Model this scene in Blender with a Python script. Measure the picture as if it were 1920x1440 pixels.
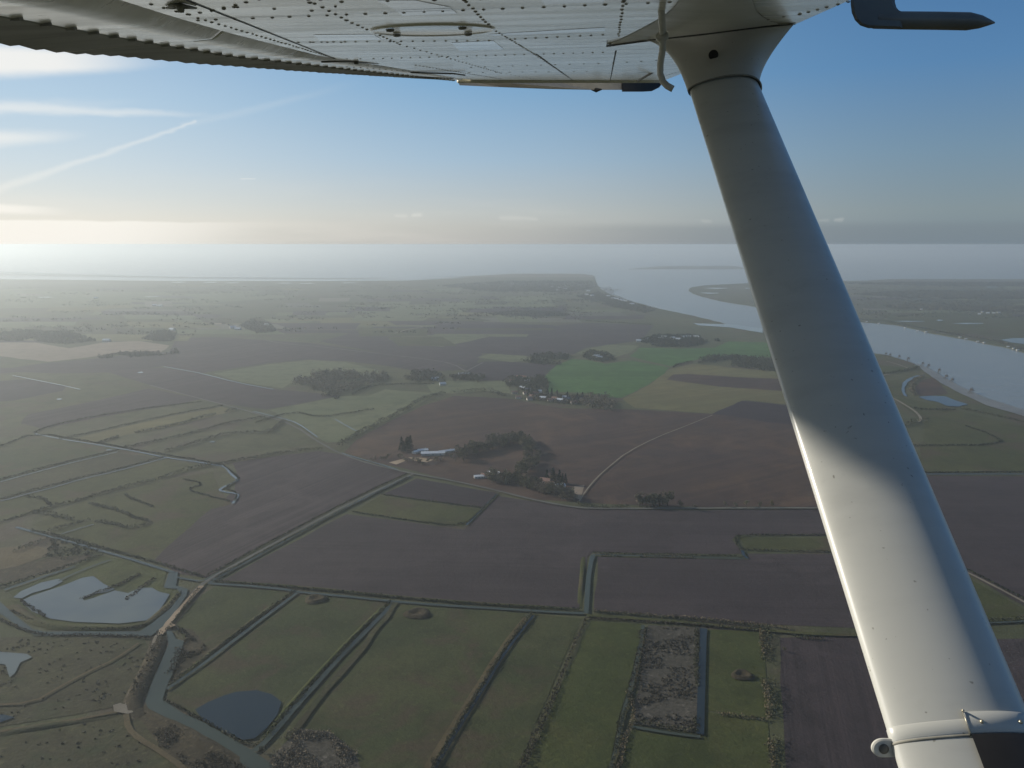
import bpy, math, random
from mathutils import Vector, Matrix, noise as mnoise
from mathutils.geometry import tessellate_polygon
R = math.radians
scn = bpy.context.scene
COL = scn.collection
F = 1478.0; TH = R(10.05); CAMH = 300.0
SUN_EL, SUN_AZ = 22.5, -66.0      # azimuth measured clockwise from the view direction (+Y)
cs, sn = math.cos(TH), math.sin(TH)

# ------------------------------------------------------------------ helpers
def ray(x, y):
    u = (x-960)/F; v = (720-y)/F
    return Vector((u, cs+v*sn, -sn+v*cs))
def gp(x, y, z=1.5):
    d = ray(x, y)
    t = (CAMH-z)/max(-d.z, 1e-4)
    return Vector((d.x*t, d.y*t, z))
def setp(o, label=None, cat=None, group=None, kind=None):
    if label: o['label'] = label
    if cat: o['category'] = cat
    if group: o['group'] = group
    if kind: o['kind'] = kind
    return o
def mesh_obj(name, verts, faces, mats, parent=None, smooth=False, mi=None):
    me = bpy.data.meshes.new(name)
    me.from_pydata([tuple(v) for v in verts], [], faces)
    if not isinstance(mats, (list, tuple)): mats = [mats]
    for m in mats: me.materials.append(m)
    if mi: me.polygons.foreach_set('material_index', mi)
    if smooth: me.polygons.foreach_set('use_smooth', [True]*len(me.polygons))
    me.update()
    o = bpy.data.objects.new(name, me); COL.objects.link(o)
    if parent: o.parent = parent
    return o
def empty(name, loc=(0, 0, 0), rz=0.0):
    o = bpy.data.objects.new(name, None); o.location = loc; o.rotation_euler = (0, 0, rz)
    o.empty_display_size = 0.1
    COL.objects.link(o); return o
class MB:
    def __init__(s): s.v = []; s.f = []; s.m = []
    def add(s, vs, fs, m=0):
        b = len(s.v); s.v += [Vector(p) for p in vs]
        s.f += [tuple(b+i for i in f) for f in fs]; s.m += [m]*len(fs)
    def box(s, c, d, m=0, rz=0.0):
        hx, hy, hz = d[0]/2, d[1]/2, d[2]/2; ca, sa = math.cos(rz), math.sin(rz)
        vs = []
        for z in (-hz, hz):
            for x, y in ((-hx, -hy), (hx, -hy), (hx, hy), (-hx, hy)):
                vs.append((c[0]+x*ca-y*sa, c[1]+x*sa+y*ca, c[2]+z))
        s.add(vs, [(0, 3, 2, 1), (4, 5, 6, 7), (0, 1, 5, 4), (1, 2, 6, 5), (2, 3, 7, 6), (3, 0, 4, 7)], m)
    def tube(s, pts, rad, n=12, m=0, cap=True):
        pts = [Vector(p) for p in pts]
        if not isinstance(rad, (list, tuple)): rad = [rad]*len(pts)
        rings = []; ref = None
        for i, p in enumerate(pts):
            t = (pts[min(i+1, len(pts)-1)]-pts[max(i-1, 0)]).normalized()
            if ref is None:
                ref = t.orthogonal().normalized()
            a = (ref-t*ref.dot(t)).normalized(); b = t.cross(a); ref = a
            rings.append([p+(a*math.cos(2*math.pi*k/n)+b*math.sin(2*math.pi*k/n))*rad[i] for k in range(n)])
        vs = [q for r_ in rings for q in r_]; fs = []
        for i in range(len(pts)-1):
            for k in range(n):
                k2 = (k+1) % n
                fs.append((i*n+k, i*n+k2, (i+1)*n+k2, (i+1)*n+k))
        if cap:
            fs.append(tuple(range(n-1, -1, -1))); fs.append(tuple((len(pts)-1)*n+k for k in range(n)))
        s.add(vs, fs, m)
    def build(s, name, mats, parent=None, smooth=False):
        return mesh_obj(name, s.v, s.f, mats, parent, smooth, s.m)

# ------------------------------------------------------------------ node helpers
def new_mat(name):
    m = bpy.data.materials.new(name); m.use_nodes = True
    nt = m.node_tree; return m, nt, nt.nodes['Principled BSDF']
def N(nt, typ, **kw):
    n = nt.nodes.new(typ)
    for k, v in kw.items(): setattr(n, k, v)
    return n
def math_n(nt, op, a, b=None, c=None, clamp=False):
    n = N(nt, 'ShaderNodeMath', operation=op, use_clamp=clamp)
    for i, x in enumerate((a, b, c)):
        if x is None: continue
        if isinstance(x, (int, float)): n.inputs[i].default_value = x
        else: nt.links.new(x, n.inputs[i])
    return n.outputs[0]
def ramp(nt, fac, lo, hi, a=0.0, b=1.0):
    n = N(nt, 'ShaderNodeMapRange', interpolation_type='SMOOTHSTEP')
    nt.links.new(fac, n.inputs[0])
    for i, x in enumerate((lo, hi, a, b)): n.inputs[i+1].default_value = x
    return n.outputs[0]
def mixc(nt, fac, c1, c2, mode='MIX'):
    n = N(nt, 'ShaderNodeMix', data_type='RGBA', blend_type=mode)
    if isinstance(fac, (int, float)): n.inputs[0].default_value = fac
    else: nt.links.new(fac, n.inputs[0])
    for i, c in ((6, c1), (7, c2)):
        if isinstance(c, tuple): n.inputs[i].default_value = (*c, 1) if len(c) == 3 else c
        else: nt.links.new(c, n.inputs[i])
    return n.outputs[2]
def noise_n(nt, vec, scale, detail=3, rough=0.55, dist=0.0):
    n = N(nt, 'ShaderNodeTexNoise'); nt.links.new(vec, n.inputs['Vector'])
    n.inputs['Scale'].default_value = scale; n.inputs['Detail'].default_value = detail
    n.inputs['Roughness'].default_value = rough; n.inputs['Distortion'].default_value = dist
    return n.outputs['Fac']
def mapping(nt, vec, scale=(1, 1, 1), rz=0.0, loc=(0, 0, 0)):
    n = N(nt, 'ShaderNodeMapping', vector_type='TEXTURE'); nt.links.new(vec, n.inputs['Vector'])
    n.inputs['Rotation'].default_value = (0, 0, rz); n.inputs['Scale'].default_value = scale
    n.inputs['Location'].default_value = loc
    return n.outputs[0]

def field_mat(name, c1, c2, ang=None, furrow=0.0, spacing=8.0, big=0.004, patch=None, patch_amt=0.5, rough=0.95, fine=0.35, c3=None):
    """ground cover: large drifting tone, medium mottling, fine grain and optional drill lines at world angle ang"""
    m, nt, bs = new_mat(name)
    pos = N(nt, 'ShaderNodeTexCoord').outputs['Object']
    a = noise_n(nt, pos, big, 4, 0.6, 0.4)
    col = mixc(nt, ramp(nt, a, 0.36, 0.64), c1, c2)
    b = noise_n(nt, pos, 0.03, 5, 0.65)
    dark = tuple(x*0.58 for x in c1)
    col = mixc(nt, ramp(nt, b, 0.42, 0.72, 0, 0.7), col, dark)
    if c3:
        d = noise_n(nt, mapping(nt, pos, loc=(431, 77, 0)), big*2.3, 4, 0.6, 0.8)
        col = mixc(nt, ramp(nt, d, 0.5, 0.66, 0, patch_amt), col, c3)
    if furrow > 0:
        v = mapping(nt, pos, scale=(420.0, spacing, 1), rz=ang or 0.0)
        w = noise_n(nt, v, 1.0, 2, 0.6)
        col = mixc(nt, ramp(nt, w, 0.5, 0.66, 0, furrow), col, tuple(x*0.45 for x in c1))
        sy = N(nt, 'ShaderNodeSeparateXYZ'); nt.links.new(mapping(nt, pos, scale=(1, 24.0, 1), rz=ang or 0.0), sy.inputs[0])
        tl = math_n(nt, 'PINGPONG', sy.outputs[1], .5)
        brk = noise_n(nt, pos, .012, 3, .6)
        tm = math_n(nt, 'MULTIPLY', ramp(nt, tl, .035, .015), ramp(nt, brk, .40, .60, .1, .5))
        col = mixc(nt, tm, col, tuple(x*0.5 for x in c1))
        hd = noise_n(nt, mapping(nt, pos, scale=(900.0, 70.0, 1), rz=ang or 0.0), 1.0, 4, 0.65, 0.3)
        col = mixc(nt, ramp(nt, hd, 0.46, 0.62, 0, 0.55), col, tuple(x*0.66 for x in c1))
        wet = noise_n(nt, mapping(nt, pos, loc=(900, 300, 0)), 0.0075, 5, 0.7, 1.0)
        col = mixc(nt, ramp(nt, wet, 0.52, 0.72, 0, 0.6), col, tuple(x*1.35 for x in c2))
        v2 = mapping(nt, pos, scale=(300.0, spacing*0.35, 1), rz=ang or 0.0)
        w2 = noise_n(nt, v2, 1.0, 1, 0.5)
        col = mixc(nt, ramp(nt, w2, 0.5, 0.7, 0, furrow*0.6), col, tuple(min(1, x*1.6) for x in c2))
    g = noise_n(nt, pos, 0.35, 3, 0.7)
    col = mixc(nt, ramp(nt, g, 0.35, 0.7, 0, fine), col, tuple(x*0.5 for x in c1))
    g2 = noise_n(nt, mapping(nt, pos, loc=(13, 9, 0)), 0.22, 3, 0.7)
    col = mixc(nt, ramp(nt, g2, 0.56, 0.75, 0, fine), col, tuple(x*1.7 for x in c2))
    nt.links.new(col, bs.inputs['Base Color'])
    bs.inputs['Roughness'].default_value = rough
    bs.inputs['Specular IOR Level'].default_value = 0.15
    bp = N(nt, 'ShaderNodeBump'); bp.inputs['Strength'].default_value = 0.5; bp.inputs['Distance'].default_value = 1.2
    nt.links.new(g, bp.inputs['Height']); nt.links.new(bp.outputs[0], bs.inputs['Normal'])
    return m
def simple_mat(name, c, rough=0.8, var=0.25, scale=0.4, metallic=0.0, spec=0.5, hsv=None):
    m, nt, bs = new_mat(name)
    pos = N(nt, 'ShaderNodeTexCoord').outputs['Object']
    a = noise_n(nt, pos, scale, 4, 0.6)
    col = mixc(nt, ramp(nt, a, 0.3, 0.7), tuple(x*(1-var) for x in c), tuple(min(1, x*(1+var)) for x in c))
    nt.links.new(col, bs.inputs['Base Color'])
    bs.inputs['Roughness'].default_value = rough; bs.inputs['Metallic'].default_value = metallic
    bs.inputs['Specular IOR Level'].default_value = spec
    return m
def leaf_mat(name, c1, c2):
    m, nt, bs = new_mat(name)
    pos = N(nt, 'ShaderNodeTexCoord').outputs['Object']
    oi = N(nt, 'ShaderNodeObjectInfo').outputs['Random']
    a = noise_n(nt, pos, 0.16, 3, 0.6)
    s = math_n(nt, 'ADD', a, math_n(nt, 'MULTIPLY', math_n(nt, 'SUBTRACT', oi, 0.5), 0.35))
    col = mixc(nt, ramp(nt, s, 0.3, 0.72), c1, c2)
    nt.links.new(col, bs.inputs['Base Color'])
    bs.inputs['Roughness'].default_value = 0.8; bs.inputs['Specular IOR Level'].default_value = 0.2
    return m
def water_mat(name, c, rough=0.12, bump=0.25, c2=None, scale=0.05):
    m, nt, bs = new_mat(name)
    pos = N(nt, 'ShaderNodeTexCoord').outputs['Object']
    a = noise_n(nt, pos, 0.0035, 4, 0.6, 0.5)
    col = mixc(nt, ramp(nt, a, 0.35, 0.65), c, c2 or tuple(x*0.8 for x in c))
    nt.links.new(col, bs.inputs['Base Color'])
    bs.inputs['Roughness'].default_value = rough; bs.inputs['IOR'].default_value = 1.33; bs.inputs['Specular IOR Level'].default_value = .5 if 'sea' in name or 'lagoon' in name else .3
    b = noise_n(nt, mapping(nt, pos, scale=(1.6, 1, 1), rz=0.4), scale, 5, 0.7)
    bp = N(nt, 'ShaderNodeBump'); bp.inputs['Strength'].default_value = bump; bp.inputs['Distance'].default_value = 1.0
    nt.links.new(b, bp.inputs['Height']); nt.links.new(bp.outputs[0], bs.inputs['Normal'])
    return m

def wang(p, q):
    a = gp(*p); b = gp(*q); return math.atan2(b.y-a.y, b.x-a.x)
A1 = wang((360, 1052), (640, 925))
M = {}
M['ground'] = field_mat('pasture_ground', (0.066, 0.072, 0.034), (0.096, 0.093, 0.046), big=.0028, c3=(0.080, 0.058, 0.044), patch_amt=.85)
M['soil'] = field_mat('ploughed_soil', (0.053, 0.039, 0.041), (0.065, 0.049, 0.048), ang=A1, furrow=.55, spacing=9, big=.003, fine=.15)
M['soil2'] = field_mat('ploughed_soil_even', (0.050, 0.038, 0.040), (0.060, 0.046, 0.046), ang=wang((1120, 1040), (1400, 1045)), furrow=.22, spacing=5, big=.0045, fine=.2)
M['soil3'] = field_mat('ploughed_soil_red', (0.057, 0.037, 0.032), (0.093, 0.056, 0.035), ang=wang((700, 800), (1000, 760)), furrow=.22, spacing=30, big=.0035, fine=.12, c3=(0.044, 0.034, 0.031))
M['soil4'] = field_mat('ploughed_soil_dark', (0.036, 0.026, 0.030), (0.042, 0.032, 0.036), ang=wang((780, 900), (930, 925)), furrow=.25, spacing=6, big=.004, fine=.12)
M['soil5'] = field_mat('drilled_soil', (0.044, 0.035, 0.037), (0.054, 0.040, 0.041), ang=wang((1455, 1185), (1480, 1440)), furrow=.4, spacing=3.5, big=.006, fine=.2)
M['grass'] = field_mat('meadow_grass', (0.050, 0.056, 0.018), (0.074, 0.074, 0.027), big=.006, c3=(0.074, 0.054, 0.034), patch_amt=.85)
M['grass2'] = field_mat('meadow_grass_green', (0.045, 0.056, 0.016), (0.070, 0.077, 0.024), big=.009, c3=(0.073, 0.067, 0.023), patch_amt=.4)
M['grass3'] = field_mat('wet_meadow', (0.046, 0.056, 0.022), (0.068, 0.070, 0.028), big=.008, c3=(0.070, 0.049, 0.031), patch_amt=.85)
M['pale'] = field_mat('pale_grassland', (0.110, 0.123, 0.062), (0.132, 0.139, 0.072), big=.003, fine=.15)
M['crop'] = field_mat('green_winter_crop', (0.048, 0.113, 0.025), (0.059, 0.127, 0.031), ang=wang((1020, 700), (1240, 700)), furrow=.18, spacing=14, big=.004, fine=.08)
M['tan'] = field_mat('tan_stubble', (0.149, 0.129, 0.055), (0.113, 0.110, 0.048), ang=wang((1180, 760), (1480, 720)), furrow=.3, spacing=40, big=.006, fine=.12)
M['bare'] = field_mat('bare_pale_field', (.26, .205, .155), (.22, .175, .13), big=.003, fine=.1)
M['scrub'] = field_mat('marsh_scrub', (0.057, 0.045, 0.027), (0.076, 0.061, 0.034), big=.012, c3=(0.036, 0.034, 0.021), patch_amt=.9, fine=.8)
M['marsh'] = field_mat('marsh_grass', (0.056, 0.050, 0.028), (0.070, 0.067, 0.030), big=.009, c3=(0.042, 0.050, 0.021), patch_amt=.9, fine=.5)
M['rough'] = field_mat('rough_fallow', (.078, .070, .054), (.096, .085, .068), big=.012, c3=(.050, .048, .036), patch_amt=.9, fine=.9)
M['reedbed'] = field_mat('dry_reed_ground', (0.120, 0.093, 0.048), (0.096, 0.073, 0.040), big=.01, fine=.5)
M['track'] = field_mat('gravel_track', (0.240, 0.212, 0.160), (0.192, 0.164, 0.124), big=.02, fine=.3)
M['road'] = field_mat('grey_lane', (0.136, 0.132, 0.116), (0.104, 0.100, 0.088), big=.02, fine=.2)
M['sand'] = field_mat('orange_sand', (.36, .27, .18), (.28, .21, .14), big=.02, fine=.2)
M['mud'] = field_mat('tidal_mud', (.15, .145, .13), (.19, .18, .155), big=.006, fine=.1, rough=.35)
M['water'] = water_mat('ditch_water', (.058, .070, .052), .14, .06, c2=(.045, .052, .036), scale=.3)
M['pond'] = water_mat('pond_water', (0.022, 0.035, 0.043), .08, .06, scale=.3)
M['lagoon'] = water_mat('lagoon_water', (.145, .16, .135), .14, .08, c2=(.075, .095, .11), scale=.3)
M['sea'] = water_mat('sea_water', (.17, .175, .16), .22, .6, c2=(.15, .16, .15), scale=.02)
M['reed'] = leaf_mat('reeds', (.022, .020, .014), (.075, .060, .040))
M['scrubby'] = leaf_mat('fallow_weeds', (.045, .040, .028), (.100, .086, .062))
M['reedgold'] = leaf_mat('golden_reeds', (.09, .075, .04), (.16, .125, .075))
M['hedge'] = leaf_mat('hedge_leaves', (.030, .035, .020), (.080, .078, .042))
M['tree'] = leaf_mat('tree_leaves', (.060, .062, .032), (.150, .130, .070))
M['wood'] = leaf_mat('woodland_leaves', (.060, .060, .042), (.145, .125, .085))
M['bare_tree'] = leaf_mat('bare_twigs', (.095, .080, .058), (.200, .160, .105))
M['conifer'] = leaf_mat('conifer_needles', (.012, .022, .012), (.026, .038, .020))
M['bark'] = simple_mat('bark', (.07, .055, .04))
M['wall'] = simple_mat('render_wall', (.55, .50, .42), .8, .1)
M['wallw'] = simple_mat('white_wall', (.52, .50, .46), .8, .08)
M['roofr'] = simple_mat('clay_tile_roof', (.26, .15, .11), .8, .2, .6)
M['roofg'] = simple_mat('grey_sheet_roof', (.52, .54, .55), .45, .12, .6)
M['roofw'] = simple_mat('white_sheet_roof', (.74, .73, .70), .4, .06, .6)
M['roofd'] = simple_mat('slate_roof', (.16, .16, .17), .6, .2, .6)
M['timber'] = simple_mat('weathered_timber', (.10, .085, .07), .8, .3, 1.0)

# ------------------------------------------------------------------ ground sheets
LAYER = [0]
def next_z(step=0.005):
    LAYER[0] += 1; return 1.55+LAYER[0]*step
def edge_pts(px, z, wob=1.2, seg=25.0, seed=0, closed=True):
    rnd = random.Random(seed); P = [gp(x, y, z) for x, y in px]; out = []
    n = len(P)
    for i in range(n if closed else n-1):
        a, b = P[i], P[(i+1) % n]
        d = (b-a).length; dist = (a.xy.length+b.xy.length)/2
        sg = max(seg, dist/60); k = max(1, int(d/sg)); w = min(wob*(1+dist/2500), d*0.05)
        out.append(a.copy())
        per = (b-a).normalized().cross(Vector((0, 0, 1)))
        for j in range(1, k):
            t = j/k
            out.append(a.lerp(b, t)+per*rnd.uniform(-w, w))
    if not closed: out.append(P[-1])
    return out
def sheet(name, label, px, mat, wob=1.2, z=None, seed=None):
    z = next_z() if z is None else z
    pts = edge_pts(px, z, wob, seed=seed or len(bpy.data.objects))
    tris = tessellate_polygon([pts])
    fs = []
    for t in tris:
        a, b, c = (pts[i] for i in t)
        fs.append(t if (b-a).cross(c-a).z > 0 else (t[0], t[2], t[1]))
    o = mesh_obj(name, pts, fs, M[mat] if isinstance(mat, str) else mat)
    return setp(o, label, None, None, 'structure')
def smooth_line(P, it=1):
    for _ in range(it):
        Q = [P[0]]
        for a, b in zip(P[:-1], P[1:]):
            Q += [a.lerp(b, .25), a.lerp(b, .75)]
        Q.append(P[-1]); P = Q
    return P
def resample(P, step):
    out = [P[0]]; acc = 0
    for a, b in zip(P[:-1], P[1:]):
        d = (b-a).length; k = max(1, int(d/step))
        for j in range(1, k+1): out.append(a.lerp(b, j/k))
    return out
def ribbon(name, label, px, width, mat, wob=.12, smooth=1, step=12.0, z=None, kind='structure', taper=None):
    z = next_z() if z is None else z
    P = smooth_line([gp(x, y, z) for x, y in px], smooth)
    dist = sum(p.xy.length for p in P)/len(P); P = resample(P, max(step, dist/120))
    rnd = random.Random(len(bpy.data.objects)*7+3); vs = []; n = len(P)
    for i, p in enumerate(P):
        t = (P[min(i+1, n-1)]-P[max(i-1, 0)]).normalized(); s = t.cross(Vector((0, 0, 1)))
        w = width if not taper else taper[0]+(taper[1]-taper[0])*i/(n-1)
        vs += [p-s*w/2*(1+rnd.uniform(-wob, wob)), p+s*w/2*(1+rnd.uniform(-wob, wob))]
    fs = [(2*i+1, 2*i+3, 2*i+2, 2*i) for i in range(n-1)]
    o = mesh_obj(name, vs, fs, M[mat])
    return setp(o, label, None, None, kind)
def ridge(name, label, px, width, height, mat, smooth=1, step=10.0):
    """an earth bank: rounded section with an uneven crest"""
    z = 1.52
    P = smooth_line([gp(x, y, z) for x, y in px], smooth); P = resample(P, step)
    rnd = random.Random(len(bpy.data.objects)); vs = []; n = len(P); prof = [(-.5, 0), (-.3, .75), (-.08, 1), (.12, .97), (.32, .7), (.5, 0)]
    for i, p in enumerate(P):
        t = (P[min(i+1, n-1)]-P[max(i-1, 0)]).normalized(); s = t.cross(Vector((0, 0, 1)))
        f = min(1, i/4.0, (n-1-i)/4.0)
        for q, h in prof:
            vs.append(p+s*width*(q+rnd.uniform(-.04, .04))+Vector((0, 0, (height*h*rnd.uniform(.85, 1.12)+.3)*f)))
    k = len(prof)
    fs = [(i*k+j+1, (i+1)*k+j+1, (i+1)*k+j, i*k+j) for i in range(n-1) for j in range(k-1)]
    fs = [tuple(reversed(f)) for f in fs]
    o = mesh_obj(name, vs, fs, M[mat], smooth=True)
    return setp(o, label, None, None, 'structure')

# ------------------------------------------------------------------ vegetation
def tuft(mb, c, rx, rz, n, leaf, rnd, m=0, ry=None, ground=True):
    """n small leaf triangles through an ellipsoid standing on c"""
    ry = ry or rx
    for _ in range(n):
        th = rnd.uniform(0, 6.283); cz = rnd.uniform(-1, 1); r = rnd.uniform(.45, 1)**.6
        q = math.sqrt(1-cz*cz)
        p = Vector((c[0]+rx*r*q*math.cos(th), c[1]+ry*r*q*math.sin(th), c[2]+rz*(1+cz*r)))
        a = Vector((rnd.gauss(0, 1), rnd.gauss(0, 1), rnd.gauss(0, 1))).normalized()
        b = a.orthogonal().normalized(); e = a.cross(b); s = leaf*rnd.uniform(.6, 1.3)
        mb.add([p+b*s, p-b*s*.5+e*s*.87, p-b*s*.5-e*s*.87], [(0, 1, 2)], m)
def veg_line(name, label, px, width, height, mat, cat=None, kind=None, density=1.0, gap=0.0, smooth=1, group=None, off=0.0, zoff=0.0):
    P = smooth_line([gp(x, y, 1.5) for x, y in px], smooth)
    dist = sum(p.xy.length for p in P)/len(P)
    step = max(1.6, width*.45, dist/700)/density; P = resample(P, step)
    rnd = random.Random(int(px[0][0]*13+px[0][1]*7)); mb = MB(); n = len(P)
    leaf = .45+dist/2600
    for i, p in enumerate(P):
        k = mnoise.noise(Vector((p.x*.03, p.y*.03, 7.0)))
        if gap and k < -0.45+gap: continue
        t = (P[min(i+1, n-1)]-P[max(i-1, 0)]).normalized(); s = t.cross(Vector((0, 0, 1)))
        h = height*(1+.5*k+rnd.uniform(-.25, .25)); w = width*.5*(1+rnd.uniform(-.25, .35))
        c = p+s*(rnd.uniform(-.25, .25)*width+off)
        tuft(mb, (c.x, c.y, 2.0+zoff), max(w, step*.8), h*.5, max(8, int(5*w/leaf)), leaf, rnd)
    o = mb.build(name, M[mat])
    return setp(o, label, cat, group, kind)
def wood_mass(name, label, px, height, mat, cover=1.0, kind='stuff', cat=None, crown=5.5):
    """a wood seen as one mass: many crowns packed inside the outline"""
    P = [gp(x, y, 1.5) for x, y in px]; rnd = random.Random(int(px[0][0]*3+px[0][1]))
    tris = tessellate_polygon([P]); mb = MB(); dist = sum(p.xy.length for p in P)/len(P)
    leaf = .6+dist/2300; crown = max(crown*.8, dist/560)
    for t in tris:
        a, b, c = (P[i] for i in t); ar = (b-a).cross(c-a).length/2
        k = max(1, int(ar/(crown*crown*2.2)*cover))
        k = min(k, 700)
        for _ in range(k):
            u, v = rnd.random(), rnd.random()
            if u+v > 1: u, v = 1-u, 1-v
            q = a+(b-a)*u+(c-a)*v; nz = mnoise.noise(Vector((q.x*.012, q.y*.012, 3.0)))
            if nz < -.28: continue
            h = height*rnd.uniform(.45, 1.1)*(1+.4*nz); cr = crown*rnd.uniform(.5, 1.35)
            tuft(mb, (q.x, q.y, 1.5+h*.08), cr, h*.45, 14, leaf*1.15, rnd)
    o = mb.build(name, M[mat])
    return setp(o, label, cat, None, kind)

def tree_proto(name, kind, seed):
    rnd = random.Random(seed); mb = MB()
    if kind == 'conifer':
        mb.tube([(0, 0, -.3), (0, 0, 5), (0, 0, 12)], [.35, .25, .08], 6, 1)
        for i in range(13):
            z = 1.5+i*1.05; r = 3.3*(1-i/14)+.3
            tuft(mb, (rnd.uniform(-.3, .3), rnd.uniform(-.3, .3), z-.6), r, .9, 26, .75, rnd)
    else:
        h = rnd.uniform(8.5, 11.5); lean = (rnd.uniform(-.5, .5), rnd.uniform(-.5, .5))
        mb.tube([(0, 0, -.3), (lean[0]*.4, lean[1]*.4, h*.35), (lean[0], lean[1], h*.75)], [.38, .28, .1], 6, 1)
        for k in range(rnd.randint(6, 8)):
            a = k*2.4+rnd.random(); r = rnd.uniform(1.2, 3.0); z = h*rnd.uniform(.32, .82)
            c = (lean[0]+r*math.cos(a), lean[1]+r*math.sin(a), z)
            mb.tube([(lean[0]*.4, lean[1]*.4, h*.33), (c[0]*.6, c[1]*.6, z*.85), (c[0], c[1], z+.4)], [.16, .1, .04], 4, 1, False)
            s = rnd.uniform(1.5, 2.5)
            tuft(mb, (c[0], c[1], z-s*.6), s, s*.75, 40 if kind == 'tree' else 30, .62 if kind == 'tree' else .5, rnd)
    o = mb.build(name, [M[{'tree': 'tree', 'bare': 'bare_tree', 'conifer': 'conifer', 'bush': 'hedge'}[kind]], M['bark']])
    return o
PROTO = {}
for kd, nm in (('tree', 'broadleaf_tree'), ('bare', 'bare_tree'), ('conifer', 'conifer_tree')):
    PROTO[kd] = [(nm, tree_proto(nm, kd, 11+i*5+len(kd)).data) for i in range(4)]
for o in list(bpy.data.objects): bpy.data.objects.remove(o)
def plant(kind, x, y, sc, label, group, rnd, cat='tree'):
    nm, me = rnd.choice(PROTO[kind])
    o = bpy.data.objects.new(nm, me); COL.objects.link(o)
    o.location = gp(x, y, 1.5); o.rotation_euler = (0, 0, rnd.uniform(0, 6.28))
    s = sc*rnd.uniform(.78, 1.22); o.scale = (s*rnd.uniform(.9, 1.15), s*rnd.uniform(.9, 1.15), s)
    setp(o, label, cat, group); return o
def plant_band(kinds, px, count, band, sc, label, group, seed):
    """count trees strewn along a line, within band pixels to either side"""
    rnd = random.Random(seed)
    L = [math.dist(a, b) for a, b in zip(px[:-1], px[1:])]; T = sum(L)
    for i in range(count):
        d = (i+rnd.random())/count*T; k = 0
        while k < len(L)-1 and d > L[k]: d -= L[k]; k += 1
        a, b = px[k], px[k+1]; t = min(1, d/L[k])
        x = a[0]+(b[0]-a[0])*t+rnd.uniform(-band, band); y = a[1]+(b[1]-a[1])*t+rnd.uniform(-band, band)*.6
        plant(rnd.choice(kinds), x, y, sc, label, group, rnd)

# ------------------------------------------------------------------ the setting: sea, land, haze
def flat(name, label, pts, z, mat):
    P = [Vector((x, y, z)) for x, y in pts]; tr = tessellate_polygon([P]); fs = []
    for t in tr:
        a, b, c = (P[i] for i in t); fs.append(t if (b-a).cross(c-a).z > 0 else (t[0], t[2], t[1]))
    return setp(mesh_obj(name, P, fs, mat), label, None, None, 'structure')
flat('sea', 'pale calm sea and tidal river reaching the horizon', [(-150000, -3000), (150000, -3000), (150000, 150000), (-150000, 150000)], 0.0, M['sea'])
# main land: near edge far behind the camera, then the coast, headland and left river bank
coast_l = [(-3000, 522.5), (-400, 523), (0, 523.5), (300, 526.5), (600, 527), (760, 526), (850, 522), (960, 514), (1060, 513), (1112, 516), (1117, 527), (1124, 538), (1140, 548),
           (1160, 555), (1180, 564), (1230, 577), (1280, 588), (1330, 599), (1380, 612), (1440, 622), (1530, 640), (1631, 661), (1665, 666), (1697, 676), (1731, 690), (1766, 716),
           (1790, 728), (1818, 746), (1850, 757), (1880, 768), (1920, 778), (2100, 815), (2600, 900), (3400, 1100)]
def land(name, label, px, extra, z=1.5):
    pts = edge_pts(px, z, 3.0, 30, 5, closed=False)
    P = pts+[Vector((x, y, z)) for x, y in extra]
    tr = tessellate_polygon([P]); fs = []
    for t in tr:
        a, b, c = (P[i] for i in t); fs.append(t if (b-a).cross(c-a).z > 0 else (t[0], t[2], t[1]))
    n = len(P)   # low bank down to the water
    Q = P+[Vector((p.x, p.y, -.4)) for p in P]
    fs += [(i, (i+1) % n, (i+1) % n+n, i+n) for i in range(n)]
    return setp(mesh_obj(name, Q, fs, M['ground']), label, None, None, 'structure')
land('ground', 'flat coastal farmland and marsh south of the river', coast_l, [(3000, -2500), (-9000, -2500), (-12000, 3000)])
land('ground', 'flat marshland on the far bank of the river', [(3400, 900), (2600, 780), (2100, 700), (1960, 670), (1905, 656), (1836, 641), (1749, 625), (1679, 609), (1603, 602), (1500, 588), (1415, 575),
      (1349, 564), (1305, 553), (1291, 545), (1298, 538), (1320, 535), (1360, 533), (1401, 531), (1480, 528), (1570, 526.5), (1750, 527), (1920, 527), (2400, 527), (3400, 527)], [])
def hill(name, label, px, ht, mat, seed, n=60, depth=1500, taper=(.4, .1)):
    """long low hill: px = (x0, x1, y of its foot)"""
    x0, x1, yf = px; a = gp(x0, yf); b = gp(x1, yf); vs = []; m_ = 9
    for i in range(n+1):
        t = i/n; p = a.lerp(b, t); d = p.xy.normalized()
        e = min(1, t/taper[0])**1.2*min(1, (1-t)/taper[1])**.7; e = max(0, e)
        for j in range(m_+1):
            s = j/m_; hh = math.sin(math.pi*s)**.7*e*ht*(.8+.35*mnoise.noise(Vector((t*9+seed, s*2, 0)))+.12*mnoise.noise(Vector((t*60, s*8, seed))))
            dp = depth*(.12+.88*e); vs.append((p.x+d.x*dp*s, p.y+d.y*dp*s, -.8+max(0, hh)))
    k = m_+1
    fs = [(i*k+j, (i+1)*k+j, (i+1)*k+j+1, i*k+j+1) for i in range(n) for j in range(m_)]
    return setp(mesh_obj(name, vs, fs, M[mat], smooth=True), label, None, None, 'structure')
hill('hill', 'long low wooded headland beyond the river mouth', (830, 1118, 520), 16, 'wood', 3, depth=900, taper=(.45, .08))
hill('hill', 'low island lying off the river mouth', (1172, 1400, 505), 22, 'wood', 8, depth=1500, taper=(.3, .12))
hill('hill', 'low rise on the skyline of the far marsh', (1560, 2100, 529), 6, 'wood', 12, depth=700, taper=(.2, .2))

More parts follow.
